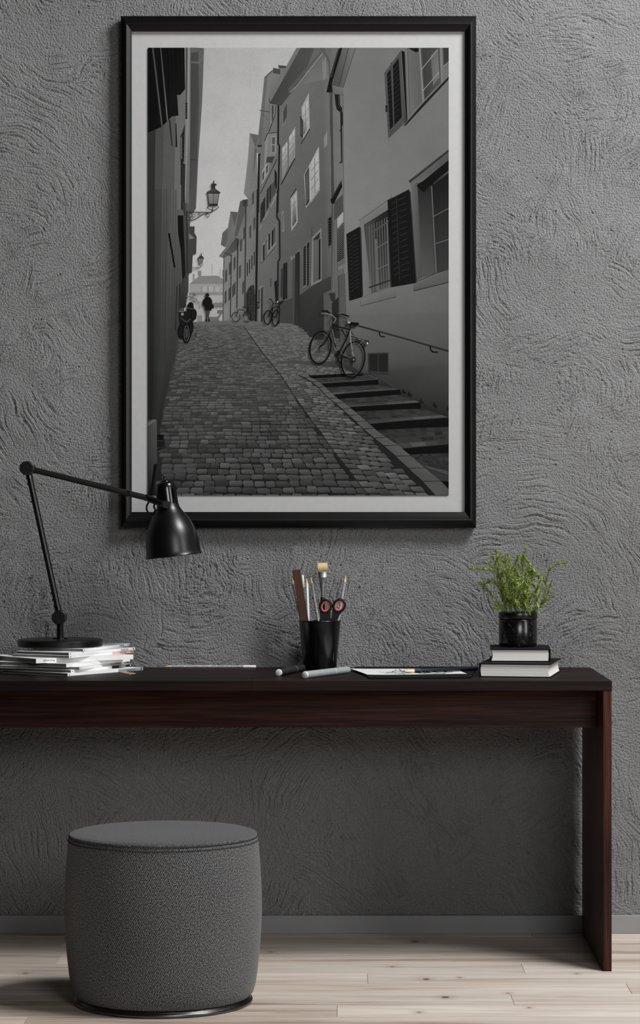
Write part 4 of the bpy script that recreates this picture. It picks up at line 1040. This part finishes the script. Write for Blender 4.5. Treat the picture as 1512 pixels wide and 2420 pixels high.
knob('upper_knob', ju, 0.0198, 8, 0.014, 0.026)
obj('lower_arm', MB().tube([jl.lerp(ju, .025), jl.lerp(ju, .975)], 0.0084, 24), M['lamp_black'], lamp, smooth=0.8)
for a, b in ((.035, .075), (.93, .965)):
    obj('sleeve', MB().tube([jl.lerp(ju, a), jl.lerp(ju, b)], 0.0093, 24), M['lamp_gloss'], lamp, smooth=0.8)
ax = (ju - jl).normalized(); sd = Vector((-ax.z, 0, ax.x))
if sd.x > 0: sd = -sd
for k in (.075, .12, .165, .78, .90, .935):
    p = jl.lerp(ju, k) + sd * 0.0072
    obj('screw', MB().lathe([(0.0030, 0), (0.0030, 0.0026), (0.0018, 0.0036)], 12, frame(p, sd)), M['lamp_black'], lamp, smooth=0.6)
ue = L(352, 1178)
obj('upper_arm', MB().tube([L(76, 1109.5), ue], 0.0081, 24), M['lamp_black'], lamp, smooth=0.8)
ua = L(76, 1109.5)
for a, b in ((.0, .03), (.81, .835), (.97, 1.0)):
    obj('sleeve', MB().tube([ua.lerp(ue, a), ua.lerp(ue, b)], 0.0092, 24), M['lamp_gloss'], lamp, smooth=0.8)
piv = L(393, 1193, -0.032)
obj('shade_bracket', MB().tube([ua.lerp(ue, 1.0), L(362, 1182, -0.012), piv], [0.0090, 0.0095, 0.0088], 24), M['lamp_black'], lamp, smooth=0.8)
obj('shade_knob', MB().lathe([(0.0095, -0.010), (0.0125, -0.008), (0.0125, 0.004), (0.0105, 0.007)], 28, frame(piv, (0.35, -1, 0.1))), M['lamp_gloss'], lamp, smooth=0.6)
rimc = L(410.5, 1313.5); top = L(390, 1140)
sax = (top - rimc).normalized()
sfr = frame(rimc, sax, (0, -1, 0))
shp = [(66.0, 0), (66.6, 1.5), (65.4, 4), (64.6, 12), (63.5, 26), (61.5, 43), (58.0, 60), (52.5, 74), (45.0, 87.5), (37.5, 98), (31.0, 107.5), (27.0, 116), (25.4, 124)]
outer = [(r * K, d * K) for r, d in shp]; inner = [((r - 1.6) * K, d * K) for r, d in reversed(shp)]
shade = obj('shade', MB().lathe(outer, 96, sfr, False, False).lathe(list(reversed(inner)), 96, sfr, False, False).lathe([inner[-1], outer[0]], 96, sfr, False, False), M['lamp_black'], lamp, smooth=0.8)
obj('rim_bead', MB().tube([sfr @ Vector((66.2 * K * math.cos(2*math.pi*k/96), 66.2 * K * math.sin(2*math.pi*k/96), 0.0)) for k in range(96)], 0.0016, 8, closed=True), M['lamp_gloss'], shade, smooth=3)
# slotted neck
nk = [(25.5, 123.5), (25.1, 130), (25.0, 134), (24.5, 146), (24.1, 158), (23.6, 163), (22.8, 168), (20.8, 172.5), (17.5, 175.2), (12, 176.4)]
n = 72
mb = MB(); rows = [[sfr @ Vector((r * K * math.cos(2*math.pi*k/n), r * K * math.sin(2*math.pi*k/n), d * K)) for k in range(n)] for r, d in nk]
for rw in rows: mb.v += rw
for i in range(len(rows) - 1):
    for k in range(n):
        if 2 <= i <= 3 and (k + 4) % 12 in (0, 1): continue
        mb.f.append((i*n + k, i*n + (k+1) % n, (i+1)*n + (k+1) % n, (i+1)*n + k))
mb.face(rows[-1])
obj('neck', mb, M['lamp_gloss'], lamp, smooth=0.8)
obj('bulb_socket', MB().lathe([(17 * K, 100 * K), (19 * K, 120 * K), (19 * K, 165 * K)], 32, sfr), M['black_plastic'], lamp, smooth=0.8)
obj('cap', MB().lathe([(11.8 * K, 176.2 * K), (11.2 * K, 178 * K), (8 * K, 180.5 * K), (3.6 * K, 181.6 * K)], 32, sfr), M['lamp_gloss'], lamp, smooth=0.8)
obj('switch', MB().lathe([(3.2 * K, 181 * K), (3.0 * K, 189 * K), (2.4 * K, 190.5 * K)], 16, sfr), M['lamp_gloss'], lamp, smooth=0.8)
lp = [(356, 1172), (352, 1185), (347, 1194), (346, 1203), (349.5, 1211), (356, 1215), (363, 1212), (366, 1204), (363, 1196), (371, 1181), (374, 1172)]
lpts = [L(x, y, 0.004 + 0.0008 * i) for i, (x, y) in enumerate(lp)]
sm = []
for i in range(len(lpts) - 1):
    p0, p1, p2, p3 = lpts[max(0, i-1)], lpts[i], lpts[i+1], lpts[min(len(lpts)-1, i+2)]
    for q in range(5):
        u = q / 5
        sm.append(0.5 * ((2*p1) + (p2 - p0) * u + (2*p0 - 5*p1 + 4*p2 - p3) * u*u + (3*p1 - p0 - 3*p2 + p3) * u**3))
sm.append(lpts[-1])
obj('cable', MB().tube(sm, 0.0025, 10), M['black_plastic'], lamp, smooth=3)

# ------------------------------------------------------------------ pencils
def make_pencil(name, label, Lp, r, barrel, eraser=False, group=None):
    """a six-sided pencil along local +z, point at z = Lp"""
    t = thing(name, label, 'pencil', (0, 0, 0), None, group)
    hexa = lambda rr, zz: [Vector((rr * math.cos(math.pi*k/3), rr * math.sin(math.pi*k/3), zz)) for k in range(6)]
    tl = 0.0205; z0 = 0.034 if eraser == 'end' else 0.0
    mb = MB(); rws = [hexa(r, z0), hexa(r, Lp - tl)]; mb.quadgrid(rws); mb.face(list(reversed(rws[0])))
    obj('barrel', mb, barrel, t, local=True, bevel=0.0003, bseg=1)
    obj('sharpened_tip', MB().lathe([(r * .96, Lp - tl - .0008), (r * .5, Lp - tl * .55), (r * .22, Lp - .0042)], 14), M['pencil_wood'], t, local=True, smooth=0.8)
    obj('lead', MB().lathe([(r * .22, Lp - .0042), (r * .05, Lp)], 10), M['graphite'], t, local=True, smooth=0.8)
    if eraser == 'end':
        obj('ferrule', MB().lathe([(r * 1.0, 0.016), (r * 1.02, 0.018), (r * .96, 0.021), (r * 1.02, 0.024), (r * .96, 0.028), (r * 1.02, 0.032), (r * 1.0, 0.0345)], 16), M['eraser'], t, local=True, smooth=0.5)
        obj('eraser', MB().lathe([(r * .7, 0.0), (r * .92, 0.0012), (r * .95, 0.0165)], 16), M['eraser'], t, local=True, smooth=0.8)
    return t
def lay(o, a, b):                         # tail at a, pointing to b
    d = (b - a).normalized()
    o.rotation_mode = 'QUATERNION'
    o.location = a; o.rotation_quaternion = d.to_track_quat('Z', 'Y')

r0 = 0.0040
zz = ZT + r0
a = onz(604.5, 1575.2, zz); b = onz(386.5, 1575.0, zz)
p = make_pencil('pencil', 'black and white printed pencil with white eraser lying on the desk', (b - a).length, r0, M['speckle'], 'end', 'black and white printed pencils')
lay(p, a, b)

# ------------------------------------------------------------------ pencil cup and what it holds
YC = 7.048; KC = YC / F
cc = Vector(((755.5 - CX) * KC, YC, ZT))
zr = H - (1466 - CY) * KC
cup = thing('pencil_cup', 'glossy black tapered pencil cup on the desk', 'cup', cc)
hc = zr - ZT
T = Matrix.Translation(cc)
obj('wall', MB().lathe([(0.0440, 0.0), (0.0455, 0.0008), (0.0462, 0.003), (0.0575, hc - 0.006), (0.0578, hc - .002), (0.0562, hc - .002), (0.0560, hc - .006), (0.0448, 0.004), (0.0435, 0.003)], 72, T), M['cup_black'], cup, smooth=0.7)
obj('rim', MB().tube([cc + Vector((0.0582 * math.cos(2*math.pi*k/72), 0.0582 * math.sin(2*math.pi*k/72), hc - .0012)) for k in range(72)], 0.0019, 10, closed=True), M['cup_black'], cup, smooth=3)
zb = ZT + 0.0055
def stick(tx, ty, rx_, dyt, dyb):         # line through the seen tip and the seen x at the rim, down to the cup floor
    tip = px(tx, ty, YC + dyt)
    rim = px(rx_, 1466, YC + (dyt + dyb) / 2)
    s = (tip.z - zb) / (tip.z - rim.z)
    bx = tip.x + (rim.x - tip.x) * s
    bx = max(cc.x - 0.034, min(cc.x + 0.034, bx))
    return Vector((bx, YC + dyb, zb + 0.002)), tip
GP = 'black and white printed pencils'
for (tx, ty, rx_, dyt, dyb, lab) in (
    (689.5, 1363, 711, 0.016, 0.010, 'black and white printed pencil behind the brown ruler in the cup, point up'),
    (733.8, 1361, 751.5, 0.030, 0.020, 'black and white printed pencil between the white pencil and the paintbrush'),
    (817.7, 1357, 799, 0.020, 0.006, 'black and white printed pencil leaning right behind the scissors')):
    a, b = stick(tx, ty, rx_, dyt, dyb)
    lay(make_pencil('pencil', lab, (b - a).length, 0.0037, M['speckle'], False, GP), a, b)
a, b = stick(714.6, 1359, 722.5, 0.024, 0.020)
lay(make_pencil('pencil', 'printed pencil standing eraser end up between the ruler and the white pencil', (b - a).length, 0.0037, M['speckle'], 'end', GP), b, a)
a, b = stick(724.2, 1363.5, 728.5, 0.010, 0.008)
lay(make_pencil('pencil', 'plain white pencil with pale wooden point in the cup', (b - a).length, 0.0043, M['white_lacquer']), a, b)
# ruler
a, b = stick(699, 1346, 719, -0.006, -0.002)
ra = (b - a).normalized(); rf = frame(a, ra, (1, 0, 0)); Lr = (b - a).length
rul = thing('ruler', 'dark brown wooden ruler leaning left in the cup', 'ruler', a)
obj('blade', MB().box((-0.0112, -0.0012, 0), (0.0112, 0.0012, Lr), rf), M['ruler'], rul, bevel=0.0004, bseg=1)
for k in range(14):
    zk = Lr - 0.006 - k * 0.0105
    for s in (-1, 1):
        xx = s * 0.0108; x2 = s * (0.0076 if k % 2 else 0.0062)
        obj('graduation', MB().box((min(xx, x2), -0.00135, zk), (max(xx, x2), -0.0011, zk + 0.0009), rf), M['ink'], rul)
# paintbrush
a, b = stick(762, 1330, 761.5, -0.006, 0.0)
bru = thing('paintbrush', 'flat paintbrush with blond bristles, steel ferrule and black handle in the cup', 'paintbrush', a)
bz = lambda y: H - (y - CY) * KC
bx = px(762, 1400, YC - .003).x; by = YC - 0.004
def flat(rows, n=24):
    out = []
    for (w, d, zq) in rows:
        out.append([Vector((bx + w * math.copysign(abs(math.cos(2*math.pi*k/n)) ** .6, math.cos(2*math.pi*k/n)), by + d * math.copysign(abs(math.sin(2*math.pi*k/n)) ** .6, math.sin(2*math.pi*k/n)), zq)) for k in range(n)])
    mb = MB().quadgrid(out); mb.face(list(reversed(out[0]))); mb.face(out[-1]); return mb
obj('bristles', flat([(0.0122, 0.0042, bz(1352)), (0.0134, 0.0046, bz(1345)), (0.0142, 0.0044, bz(1336)), (0.0140, 0.0034, bz(1332)), (0.0126, 0.0024, bz(1330))]), M['bristle'], bru, smooth=0.9)
for k in range(26):
    xx = -0.0132 + k * 0.00105
    obj('bristle_tuft', MB().tube([Vector((bx + xx * .93, by - .0043, bz(1350))), Vector((bx + xx, by - 0.0046, bz(1340))), Vector((bx + xx * 1.02, by - .0030, bz(1330 + R.uniform(-1.2, 1.4))))], [0.0006, 0.0006, 0.0003], 5), M['bristle'], bru, smooth=2)
obj('ferrule', flat([(0.0048, 0.0048, bz(1406)), (0.0050, 0.0050, bz(1401)), (0.0085, 0.0049, bz(1382)), (0.0117, 0.0048, bz(1366)), (0.0121, 0.0050, bz(1364.5)), (0.0119, 0.0048, bz(1363)), (0.0123, 0.0046, bz(1351))]), M['ferrule'], bru, smooth=0.5)
obj('crimp_ring', MB().lathe([(0.0046, bz(1412)), (0.0056, bz(1411)), (0.0048, bz(1408.5)), (0.0057, bz(1406.5)), (0.0048, bz(1404))], 24, Matrix.Translation((bx, by, 0))), M['ferrule'], bru, smooth=0.5)
obj('handle', MB().lathe([(0.0030, zb), (0.0045, zb + .05), (0.0072, bz(1450)), (0.0066, bz(1425)), (0.0058, bz(1413)), (0.0048, bz(1411))], 24, Matrix.Translation((bx, by, 0))), M['black_lacquer'], bru, smooth=0.9)
# scissors
YS = YC - 0.036
S_ = lambda x, y, dy=0: px(x, y, YS) + Vector((0, dy, 0))
sci = thing('scissors', 'scissors with black handles lined in coral red standing in the cup', 'scissors', S_(786, 1560))
pivot = S_(783, 1482)
for (ecx, ecy, rot, sgn, dy) in ((769, 1433, -.30, -1, 0.0), (801.2, 1431.5, -.55, 1, 0.004)):
    c = S_(ecx, ecy, dy)
    ca_, sa_ = math.cos(rot), math.sin(rot)
    def ep(rx, ry, ang):
        x, zq = rx * math.cos(ang), ry * math.sin(ang)
        return c + Vector((x * ca_ - zq * sa_, 0, x * sa_ + zq * ca_))
    hn = obj('handle', MB().tube([ep(0.0142, 0.0170, 2*math.pi*k/40) for k in range(40)], 0.0043, 12, closed=True), M['black_plastic'], sci, smooth=3)
    obj('finger_lining', MB().tube([ep(0.0106, 0.0132, 2*math.pi*k/40) + Vector((0, -.001, 0)) for k in range(40)], 0.0023, 10, closed=True), M['coral'], hn, smooth=3)
    w0 = 7.5
    s0 = S_(ecx + (4 if sgn < 0 else -8), ecy + 15, dy)
    q = [S_(755.5, 1440), S_(761, 1447), S_(772, 1450), S_(780.5, 1444), S_(781.5, 1466), S_(783, 1490), S_(773, 1490), S_(757.5, 1466)] if sgn < 0 else [S_(785.5, 1438), S_(791, 1446), S_(800, 1448), S_(806, 1447), S_(796.5, 1466), S_(790, 1490), S_(780, 1490), S_(782.5, 1466)]
    fr = Matrix.Translation((0, dy, 0))
    f0 = [fr @ (v + Vector((0, -.0030, 0))) for v in q]; f1 = [fr @ (v + Vector((0, .0030, 0))) for v in q]
    obj('shank', MB().quadgrid([f0, f1]).face(list(reversed(f0))).face(f1), M['black_plastic'], hn, bevel=0.001)
    qb = [S_(782 - 5, 1486), S_(782 + 5, 1486), S_(784 + sgn * 2 + 3, 1520), S_(784 + sgn * 4, 1566)]
    f0 = [v + Vector((0, dy - .0018 * (sgn < 0), 0)) for v in qb]; f1 = [v + Vector((0, 0.0014, 0)) for v in f0]
    obj('blade', MB().quadgrid([f0, f1]).face(list(reversed(f0))).face(f1), M['ferrule'], sci)

# ------------------------------------------------------------------ markers
def marker(lab, n0, f0, barrel):
    r = 0.0095; zz = ZT + r + .0001
    a, b = onz(n0[0], n0[1], zz), onz(f0[0], f0[1], zz)
    Lm = (b - a).length; fr = frame(a, b - a, (0, 0, 1))
    m = thing('marker_pen', lab, 'marker', a)
    obj('end_cap', MB().lathe([(r * .80, -.0002), (r * .93, .0008), (r * .985, .0028), (r * .985, .0055)], 32, fr), M['marker_cap'], m, smooth=0.7)
    obj('barrel', MB().lathe([(r * .96, .0054), (r, .0060), (r, Lm * .66)], 32, fr), barrel, m, smooth=0.7)
    obj('cap_ring', MB().lathe([(r * .97, Lm * .659), (r * 1.005, Lm * .66), (r * 1.005, Lm * .667), (r * .97, Lm * .668)], 32, fr), M['marker_cap'] if barrel is M['marker_grey'] else M['marker_grey'], m, smooth=0.7)
    obj('cap', MB().lathe([(r, Lm * .667), (r, Lm - .006), (r * .94, Lm - .0015), (r * .8, Lm)], 32, fr), barrel, m, smooth=0.7)
marker('black marker pen with a pale round end, left of the cup', (657.6, 1590.0), (715, 1577.5), M['marker_black'])
marker('light grey marker pen lying in front of the cup', (719.6, 1595.2), (822.5, 1582.8), M['marker_grey'])

# ------------------------------------------------------------------ folder, sketch, navy pencil
fz = ZT + .0001; ft = 0.0042
fq = [onz(872, 1605.0, fz), onz(1112, 1603.5, fz), onz(1128, 1578.5, fz), onz(838, 1579, fz)]
up = Vector((0, 0, ft))
fol = thing('folder', 'flat black folder lying on the desk under the sketch', 'folder', fq[0])
obj('cover', MB().quadgrid([fq, [v + up * .35 for v in fq]]).face(list(reversed(fq))).face([v + up * .35 for v in fq]), M['folder'], fol)
ctr = sum(fq, Vector()) / 4
ins = [ctr + (v - ctr) * .985 + up * .36 for v in fq]
obj('inner_sheets', MB().quadgrid([ins, [v + up * .28 for v in ins]]).face(list(reversed(ins))).face([v + up * .28 for v in ins]), M['folder'], fol)
tp = [v + up * .65 for v in fq]
obj('cover', MB().quadgrid([tp, [v + up * .35 for v in tp]]).face(list(reversed(tp))).face([v + up * .35 for v in tp]), M['folder'], fol)
pz = fz + ft + .0004
sq = [onz(868, 1595.2, pz), onz(1103, 1592.2, pz), onz(1074, 1580.0, pz), onz(827.5, 1580.6, pz)]
shs = thing('sketch_sheet', 'white sheet with a loose black ink sketch on the black folder', 'drawing', sq[0])
def sp(u, v): return (sq[0].lerp(sq[1], u)).lerp(sq[3].lerp(sq[2], u), v)
N = 14
rows = [[sp(i / N, j / 6) + Vector((0, 0, 0.0012 * max(0, 1 - i / 3) ** 2)) for i in range(N + 1)] for j in range(7)]
rb = [[v - Vector((0, 0, .0003)) for v in r] for r in rows]
obj('paper', MB().quadgrid(rows, False).quadgrid([list(reversed(r)) for r in rb], False), M['white_paper'], shs, smooth=1)
RD = random.Random(3)
mbd = MB()
def stroke(pts, w):
    for a, b in zip(pts, pts[1:]):
        d = (b - a); 
        if d.length < 1e-6: continue
        nrm = Vector((-d.y, d.x, 0)).normalized() * w
        mbd.face([a - nrm, b - nrm * .8, b + nrm * .8, a + nrm])
for k in range(46):
    u, v = RD.uniform(.16, .80), RD.uniform(.08, .75)
    pts = []; ang = RD.uniform(-.5, .5)
    for q in range(9):
        pts.append(sp(min(.97, max(.03, u)), min(.95, max(.04, v))) + Vector((0, 0, .00025 + k * 3e-6)))
        u += math.cos(ang) * .024; v += math.sin(ang) * .07; ang += RD.uniform(-.7, .7)
    stroke(pts, RD.choice([.0006, .0010, .0018, .0034]))
dr = obj('ink_drawing', mbd, M['ink'], shs); dr['kind'] = 'stuff'
nr = 0.0051
a3 = onz(951.5, 1586.4, pz + nr + .0004); b3 = onz(1127, 1580.0, pz + nr + .0004)
b3 = a3 + (b3 - a3).normalized() * 0.235
npn = thing('pencil', 'thick dark navy pencil with wooden point lying on the sketch', 'pencil', a3)
fr = frame(a3, b3 - a3, (0, 0, 1)); Ln = (b3 - a3).length
obj('lead', MB().lathe([(.0003, 0), (.0014, .0075)], 12, fr), M['graphite'], npn, smooth=.8)
obj('sharpened_tip', MB().lathe([(.0014, .0072), (.0044, .022), (.0048, .034), (.00495, .035)], 20, fr), M['pencil_wood'], npn, smooth=.8)
obj('barrel', MB().lathe([(.0050, .0345), (.0051, .036), (.0051, Ln - .002), (.0044, Ln)], 20, fr), M['navy'], npn, smooth=.8)

# ------------------------------------------------------------------ books
def book(lab, fl, w, d, t, yaw, z0, spine):
    b = thing('book', lab, 'book', fl, (0, 0, yaw))
    ct = 0.0026
    def curved(mbx):
        return mbx
    # page block with a hollowed fore-edge
    x0, x1 = (0.006, w - 0.004) if spine == 'left' else (0.004, w - 0.006)
    n = 7; prof = []
    for k in range(n + 1):
        v = k / n; bow = 0.0035 * (1 - (2 * v - 1) ** 2)
        prof.append((v, bow))
    rows = []
    for yy in (0.0035, d - 0.0035):
        r = []
        for v, bow in prof: r.append(Vector((x0 + (bow if spine == 'right' else -bow * .6), yy, ct + v * (t - 2 * ct))))
        for v, bow in reversed(prof): r.append(Vector((x1 - (bow if spine == 'left' else -bow * .6), yy, ct + v * (t - 2 * ct))))
        rows.append(r)
    mb = MB().quadgrid(rows); mb.face(list(reversed(rows[0]))); mb.face(rows[1])
    obj('page_block', mb, M['book_pages'], b, local=True, smooth=0.7)
    obj('back_cover', MB().box((0, 0, 0), (w, d, ct)), M['book_black'], b, local=True, bevel=0.0006)
    obj('front_cover', MB().box((0, 0, t - ct), (w, d, t)), M['book_black'], b, local=True, bevel=0.0006)
    if spine == 'left': obj('spine', MB().box((-0.0005, 0, 0.0004), (0.0022, d, t - .0004)), M['book_black'], b, local=True, bevel=0.001)
    else: obj('spine', MB().box((w - .0022, 0, 0.0004), (w + 0.0005, d, t - .0004)), M['book_black'], b, local=True, bevel=0.001)
    return b
fl = onz(1131.5, 1600.0, ZT + .0002)
book('larger black hardback book lying at the bottom of the pair on the desk', fl, 0.190, 0.270, 0.0365, math.radians(-10.5), ZT, 'left')
zb2 = ZT + .0002 + 0.0365 + .0002
fl2 = onz(1157.5, 1563.8, zb2)
book('smaller black hardback book on top of the larger one, under the plant', fl2, 0.1605, 0.226, 0.0338, math.radians(-3.5), zb2, 'right')
ZP = zb2 + 0.0338 + .0002

# ------------------------------------------------------------------ plant
pp = onz(1223.5, 1527.5, ZP); KP = pp.y / F
pot = thing('potted_rosemary', 'green rosemary plant in a black marbled pot on the two books', 'plant', pp)
hp = (H - (1446.5 - CY) * KP) - ZP
RP = 46.0 * KP
T = Matrix.Translation(pp)
zr1 = (H - (1462 - CY) * KP) - ZP
obj('pot', MB().lathe([(RP * .80, 0.0), (RP * .90, .0008), (RP * .955, .004), (RP * .985, .012), (RP * .99, .03), (RP * .985, zr1 - .003), (RP * .955, zr1 - .0006), (RP * .90, zr1)], 72, T), M['marble'], pot, smooth=0.8)
obj('pot_rim', MB().lathe([(RP * .90, zr1), (RP * .985, zr1 + .0006), (RP * 1.0, zr1 + .002), (RP * 1.0, hp - .002), (RP * .985, hp), (RP * .93, hp), (RP * .92, hp - .002), (RP * .92, zr1 + .004)], 72, T, False, False), M['pot_rim'], pot, smooth=0.6)
obj('soil', MB().lathe([(RP * .93, hp - .0075), (RP * .6, hp - .005), (RP * .2, hp - .004)], 40, T), M['soil'], pot, smooth=1)
tn = NT('rosemary_needles')
at = tn.n('Attribute'); at.attribute_name = 'tone'
tn.base(tn.ramp(at.outputs['Fac'], [(0.0, rgb(66, 84, 30)), (0.45, rgb(122, 142, 56)), (0.75, rgb(166, 184, 88)), (1.0, rgb(206, 218, 134))]), 0.5, 0.3)
tn.b.inputs['Subsurface Weight'].default_value = 0.0
RN = random.Random(21)
def sprig(pts, dens=1.0, nl=0.020):
    # smooth the stem
    P = [Vector(q) for q in pts]; sm = []
    for i in range(len(P) - 1):
        p0, p1, p2, p3 = P[max(0, i-1)], P[i], P[i+1], P[min(len(P)-1, i+2)]
        for q in range(6):
            u = q / 6
            sm.append(0.5 * ((2*p1) + (p2 - p0) * u + (2*p0 - 5*p1 + 4*p2 - p3) * u*u + (3*p1 - p0 - 3*p2 + p3) * u**3))
    sm.append(P[-1]); m = len(sm)
    so = obj('sprig', MB().tube(sm, [0.0011 * (1 - .65 * i / m) for i in range(m)], 6), M['stem'], pot, smooth=2)
    Ls = sum((sm[i+1] - sm[i]).length for i in range(m - 1))
    nn = int(Ls / 0.0014 * dens)
    mb = MB(); tones = []
    for k in range(nn):
        s = 0.10 + 0.90 * (k + RN.random()) / nn
        i = min(m - 2, int(s * (m - 1))); f_ = s * (m - 1) - i
        o = sm[i].lerp(sm[i+1], f_); t_ = (sm[i+1] - sm[i]).normalized()
        e1 = t_.orthogonal().normalized(); e2 = t_.cross(e1)
        ang = k * 2.4 + RN.uniform(-.5, .5)
        rad = e1 * math.cos(ang) + e2 * math.sin(ang)
        op = RN.uniform(.55, 1.15) if s < .9 else RN.uniform(.15, .6)
        d = (t_ * math.cos(op) + rad * math.sin(op)).normalized()
        ln = nl * RN.uniform(.6, 1.15) * (1.0 - .35 * s)
        wv = d.cross(rad if abs(d.dot(rad)) < .95 else t_).normalized() * 0.00135 * RN.uniform(.8, 1.2)
        cur = (t_ * .22 + Vector((0, 0, -.10))) * ln
        mid = o + d * ln * .5 + cur * .25; tip = o + d * ln + cur
        nrm = d.cross(wv).normalized() * 0.0003
        b = len(mb.v)
        mb.v += [o, mid + wv, mid - wv, tip, mid + nrm, o + d * ln * .2 + wv * .8, o + d * ln * .2 - wv * .8]
        mb.f += [(b, b+5, b+4), (b, b+4, b+6), (b+5, b+1, b+4), (b+6, b+4, b+2), (b+1, b+3, b+4), (b+4, b+3, b+2)]
        tv = min(1, max(0, RN.gauss(.42, .24) + .12 * (s - .5)))
        tones += [tv] * 7
    me = bpy.data.meshes.new('needles'); mi = wmat(so).inverted()
    me.from_pydata([tuple(mi @ v) for v in mb.v], [], mb.f)
    a_ = me.attributes.new('tone', 'FLOAT', 'POINT'); a_.data.foreach_set('value', tones)
    me.materials.append(tn.m)
    no = bpy.data.objects.new('needles', me); SC.collection.objects.link(no); no.parent = so; no['kind'] = 'stuff'
    return sm
zs = ZP + hp - .006
def Q(x, y, dy): return px(x, y, pp.y) + Vector((0, dy, 0))
def root(dx, dy): return Vector((pp.x + dx * RP, pp.y + dy * RP, zs))
# stems by where their tips are seen
ST = [
 ((-.55, -.2), [(1187, 1420, -.03), (1177, 1385, -.04), (1168, 1352, -.05), (1140, 1344, -.05), (1109, 1343, -.06)]),
 ((-.70, .1), [(1180, 1432, -.01), (1160, 1405, -.02), (1143, 1386, -.02), (1133, 1376, -.02)]),
 ((-.6, -.5), [(1185, 1436, -.05), (1172, 1436, -.06), (1166, 1428, -.07)]),
 ((-.45, .3), [(1192, 1405, .02), (1186, 1370, .02), (1180, 1335, .03), (1174, 1303, .03)]),
 ((-.40, -.3), [(1195, 1410, -.03), (1182, 1375, -.04), (1172, 1345, -.04), (1150, 1330, -.03)]),
 ((-.30, -.5), [(1198, 1400, -.04), (1194, 1365, -.05), (1188, 1335, -.06), (1180, 1318, -.06)]),
 ((-.25, .5), [(1205, 1400, .03), (1200, 1355, .04), (1196, 1318, .04)]),
 ((-.15, -.2), [(1208, 1395, -.02), (1206, 1350, -.02), (1200, 1312, -.01)]),
 ((-.10, -.6), [(1212, 1410, -.05), (1215, 1380, -.07), (1206, 1352, -.08)]),
 ((.05, .4), [(1220, 1390, .02), (1218, 1345, .03), (1226, 1316, .03)]),
 ((.05, -.4), [(1222, 1405, -.04), (1230, 1370, -.05), (1222, 1335, -.06)]),
 ((.15, 0), [(1230, 1385, 0), (1236, 1345, .01), (1236, 1318, .01), (1250, 1330, .01)]),
 ((.20, -.6), [(1234, 1410, -.05), (1244, 1385, -.07), (1242, 1360, -.08)]),
 ((.30, .4), [(1238, 1395, .03), (1246, 1355, .04), (1254, 1336, .05)]),
 ((.35, -.2), [(1242, 1400, -.02), (1256, 1365, -.03), (1268, 1360, -.03), (1276, 1372, -.03)]),
 ((.40, .2), [(1246, 1395, .01), (1260, 1360, .02), (1258, 1346, .02)]),
 ((.50, -.4), [(1250, 1415, -.04), (1264, 1395, -.05), (1270, 1376, -.06)]),
 ((.60, .1), [(1262, 1438, 0), (1284, 1420, 0), (1290, 1385, .01), (1296, 1355, .01), (1308, 1338, .02), (1334, 1332, .02)]),
 ((.62, -.2), [(1262, 1440, -.02), (1282, 1425, -.03), (1294, 1395, -.03), (1300, 1378, -.03)]),
 ((.10, -.75), [(1226, 1428, -.05), (1234, 1420, -.07), (1240, 1428, -.075), (1246, 1442, -.07)]),
 ((-.35, -.7), [(1200, 1425, -.05), (1206, 1412, -.065), (1216, 1420, -.07), (1222, 1432, -.07)]),
 ((.45, -.7), [(1244, 1430, -.05), (1258, 1420, -.06), (1266, 1432, -.06)]),
 ((0, .7), [(1220, 1405, .05), (1226, 1365, .06), (1212, 1335, .06)]),
 ((.4, .6), [(1240, 1405, .05), (1252, 1378, .06), (1272, 1390, .06)]),
 ((-.5, .6), [(1192, 1410, .05), (1180, 1385, .06), (1160, 1372, .06)]),
 ((-.2, -.75), [(1208, 1418, -.06), (1196, 1395, -.075), (1190, 1378, -.08)]),
 ((.28, -.78), [(1236, 1415, -.06), (1250, 1400, -.075), (1262, 1408, -.08)]),
]
for (rx, ry), pts in ST:
    sm = sprig([root(rx, ry)] + [Q(x, y, dy) for x, y, dy in pts])
    # short side shoots
    for q in range(RN.choice([0, 1, 1, 2])):
        i = RN.randint(len(sm) // 3, int(len(sm) * .8)); o = sm[i]
        dd = Vector((RN.uniform(-1, 1), RN.uniform(-.8, .6), RN.uniform(.3, 1.0))).normalized() * RN.uniform(.022, .036)
        sprig([o, o + dd * .5 + Vector((0, 0, .002)), o + dd], 1.1, .0135)
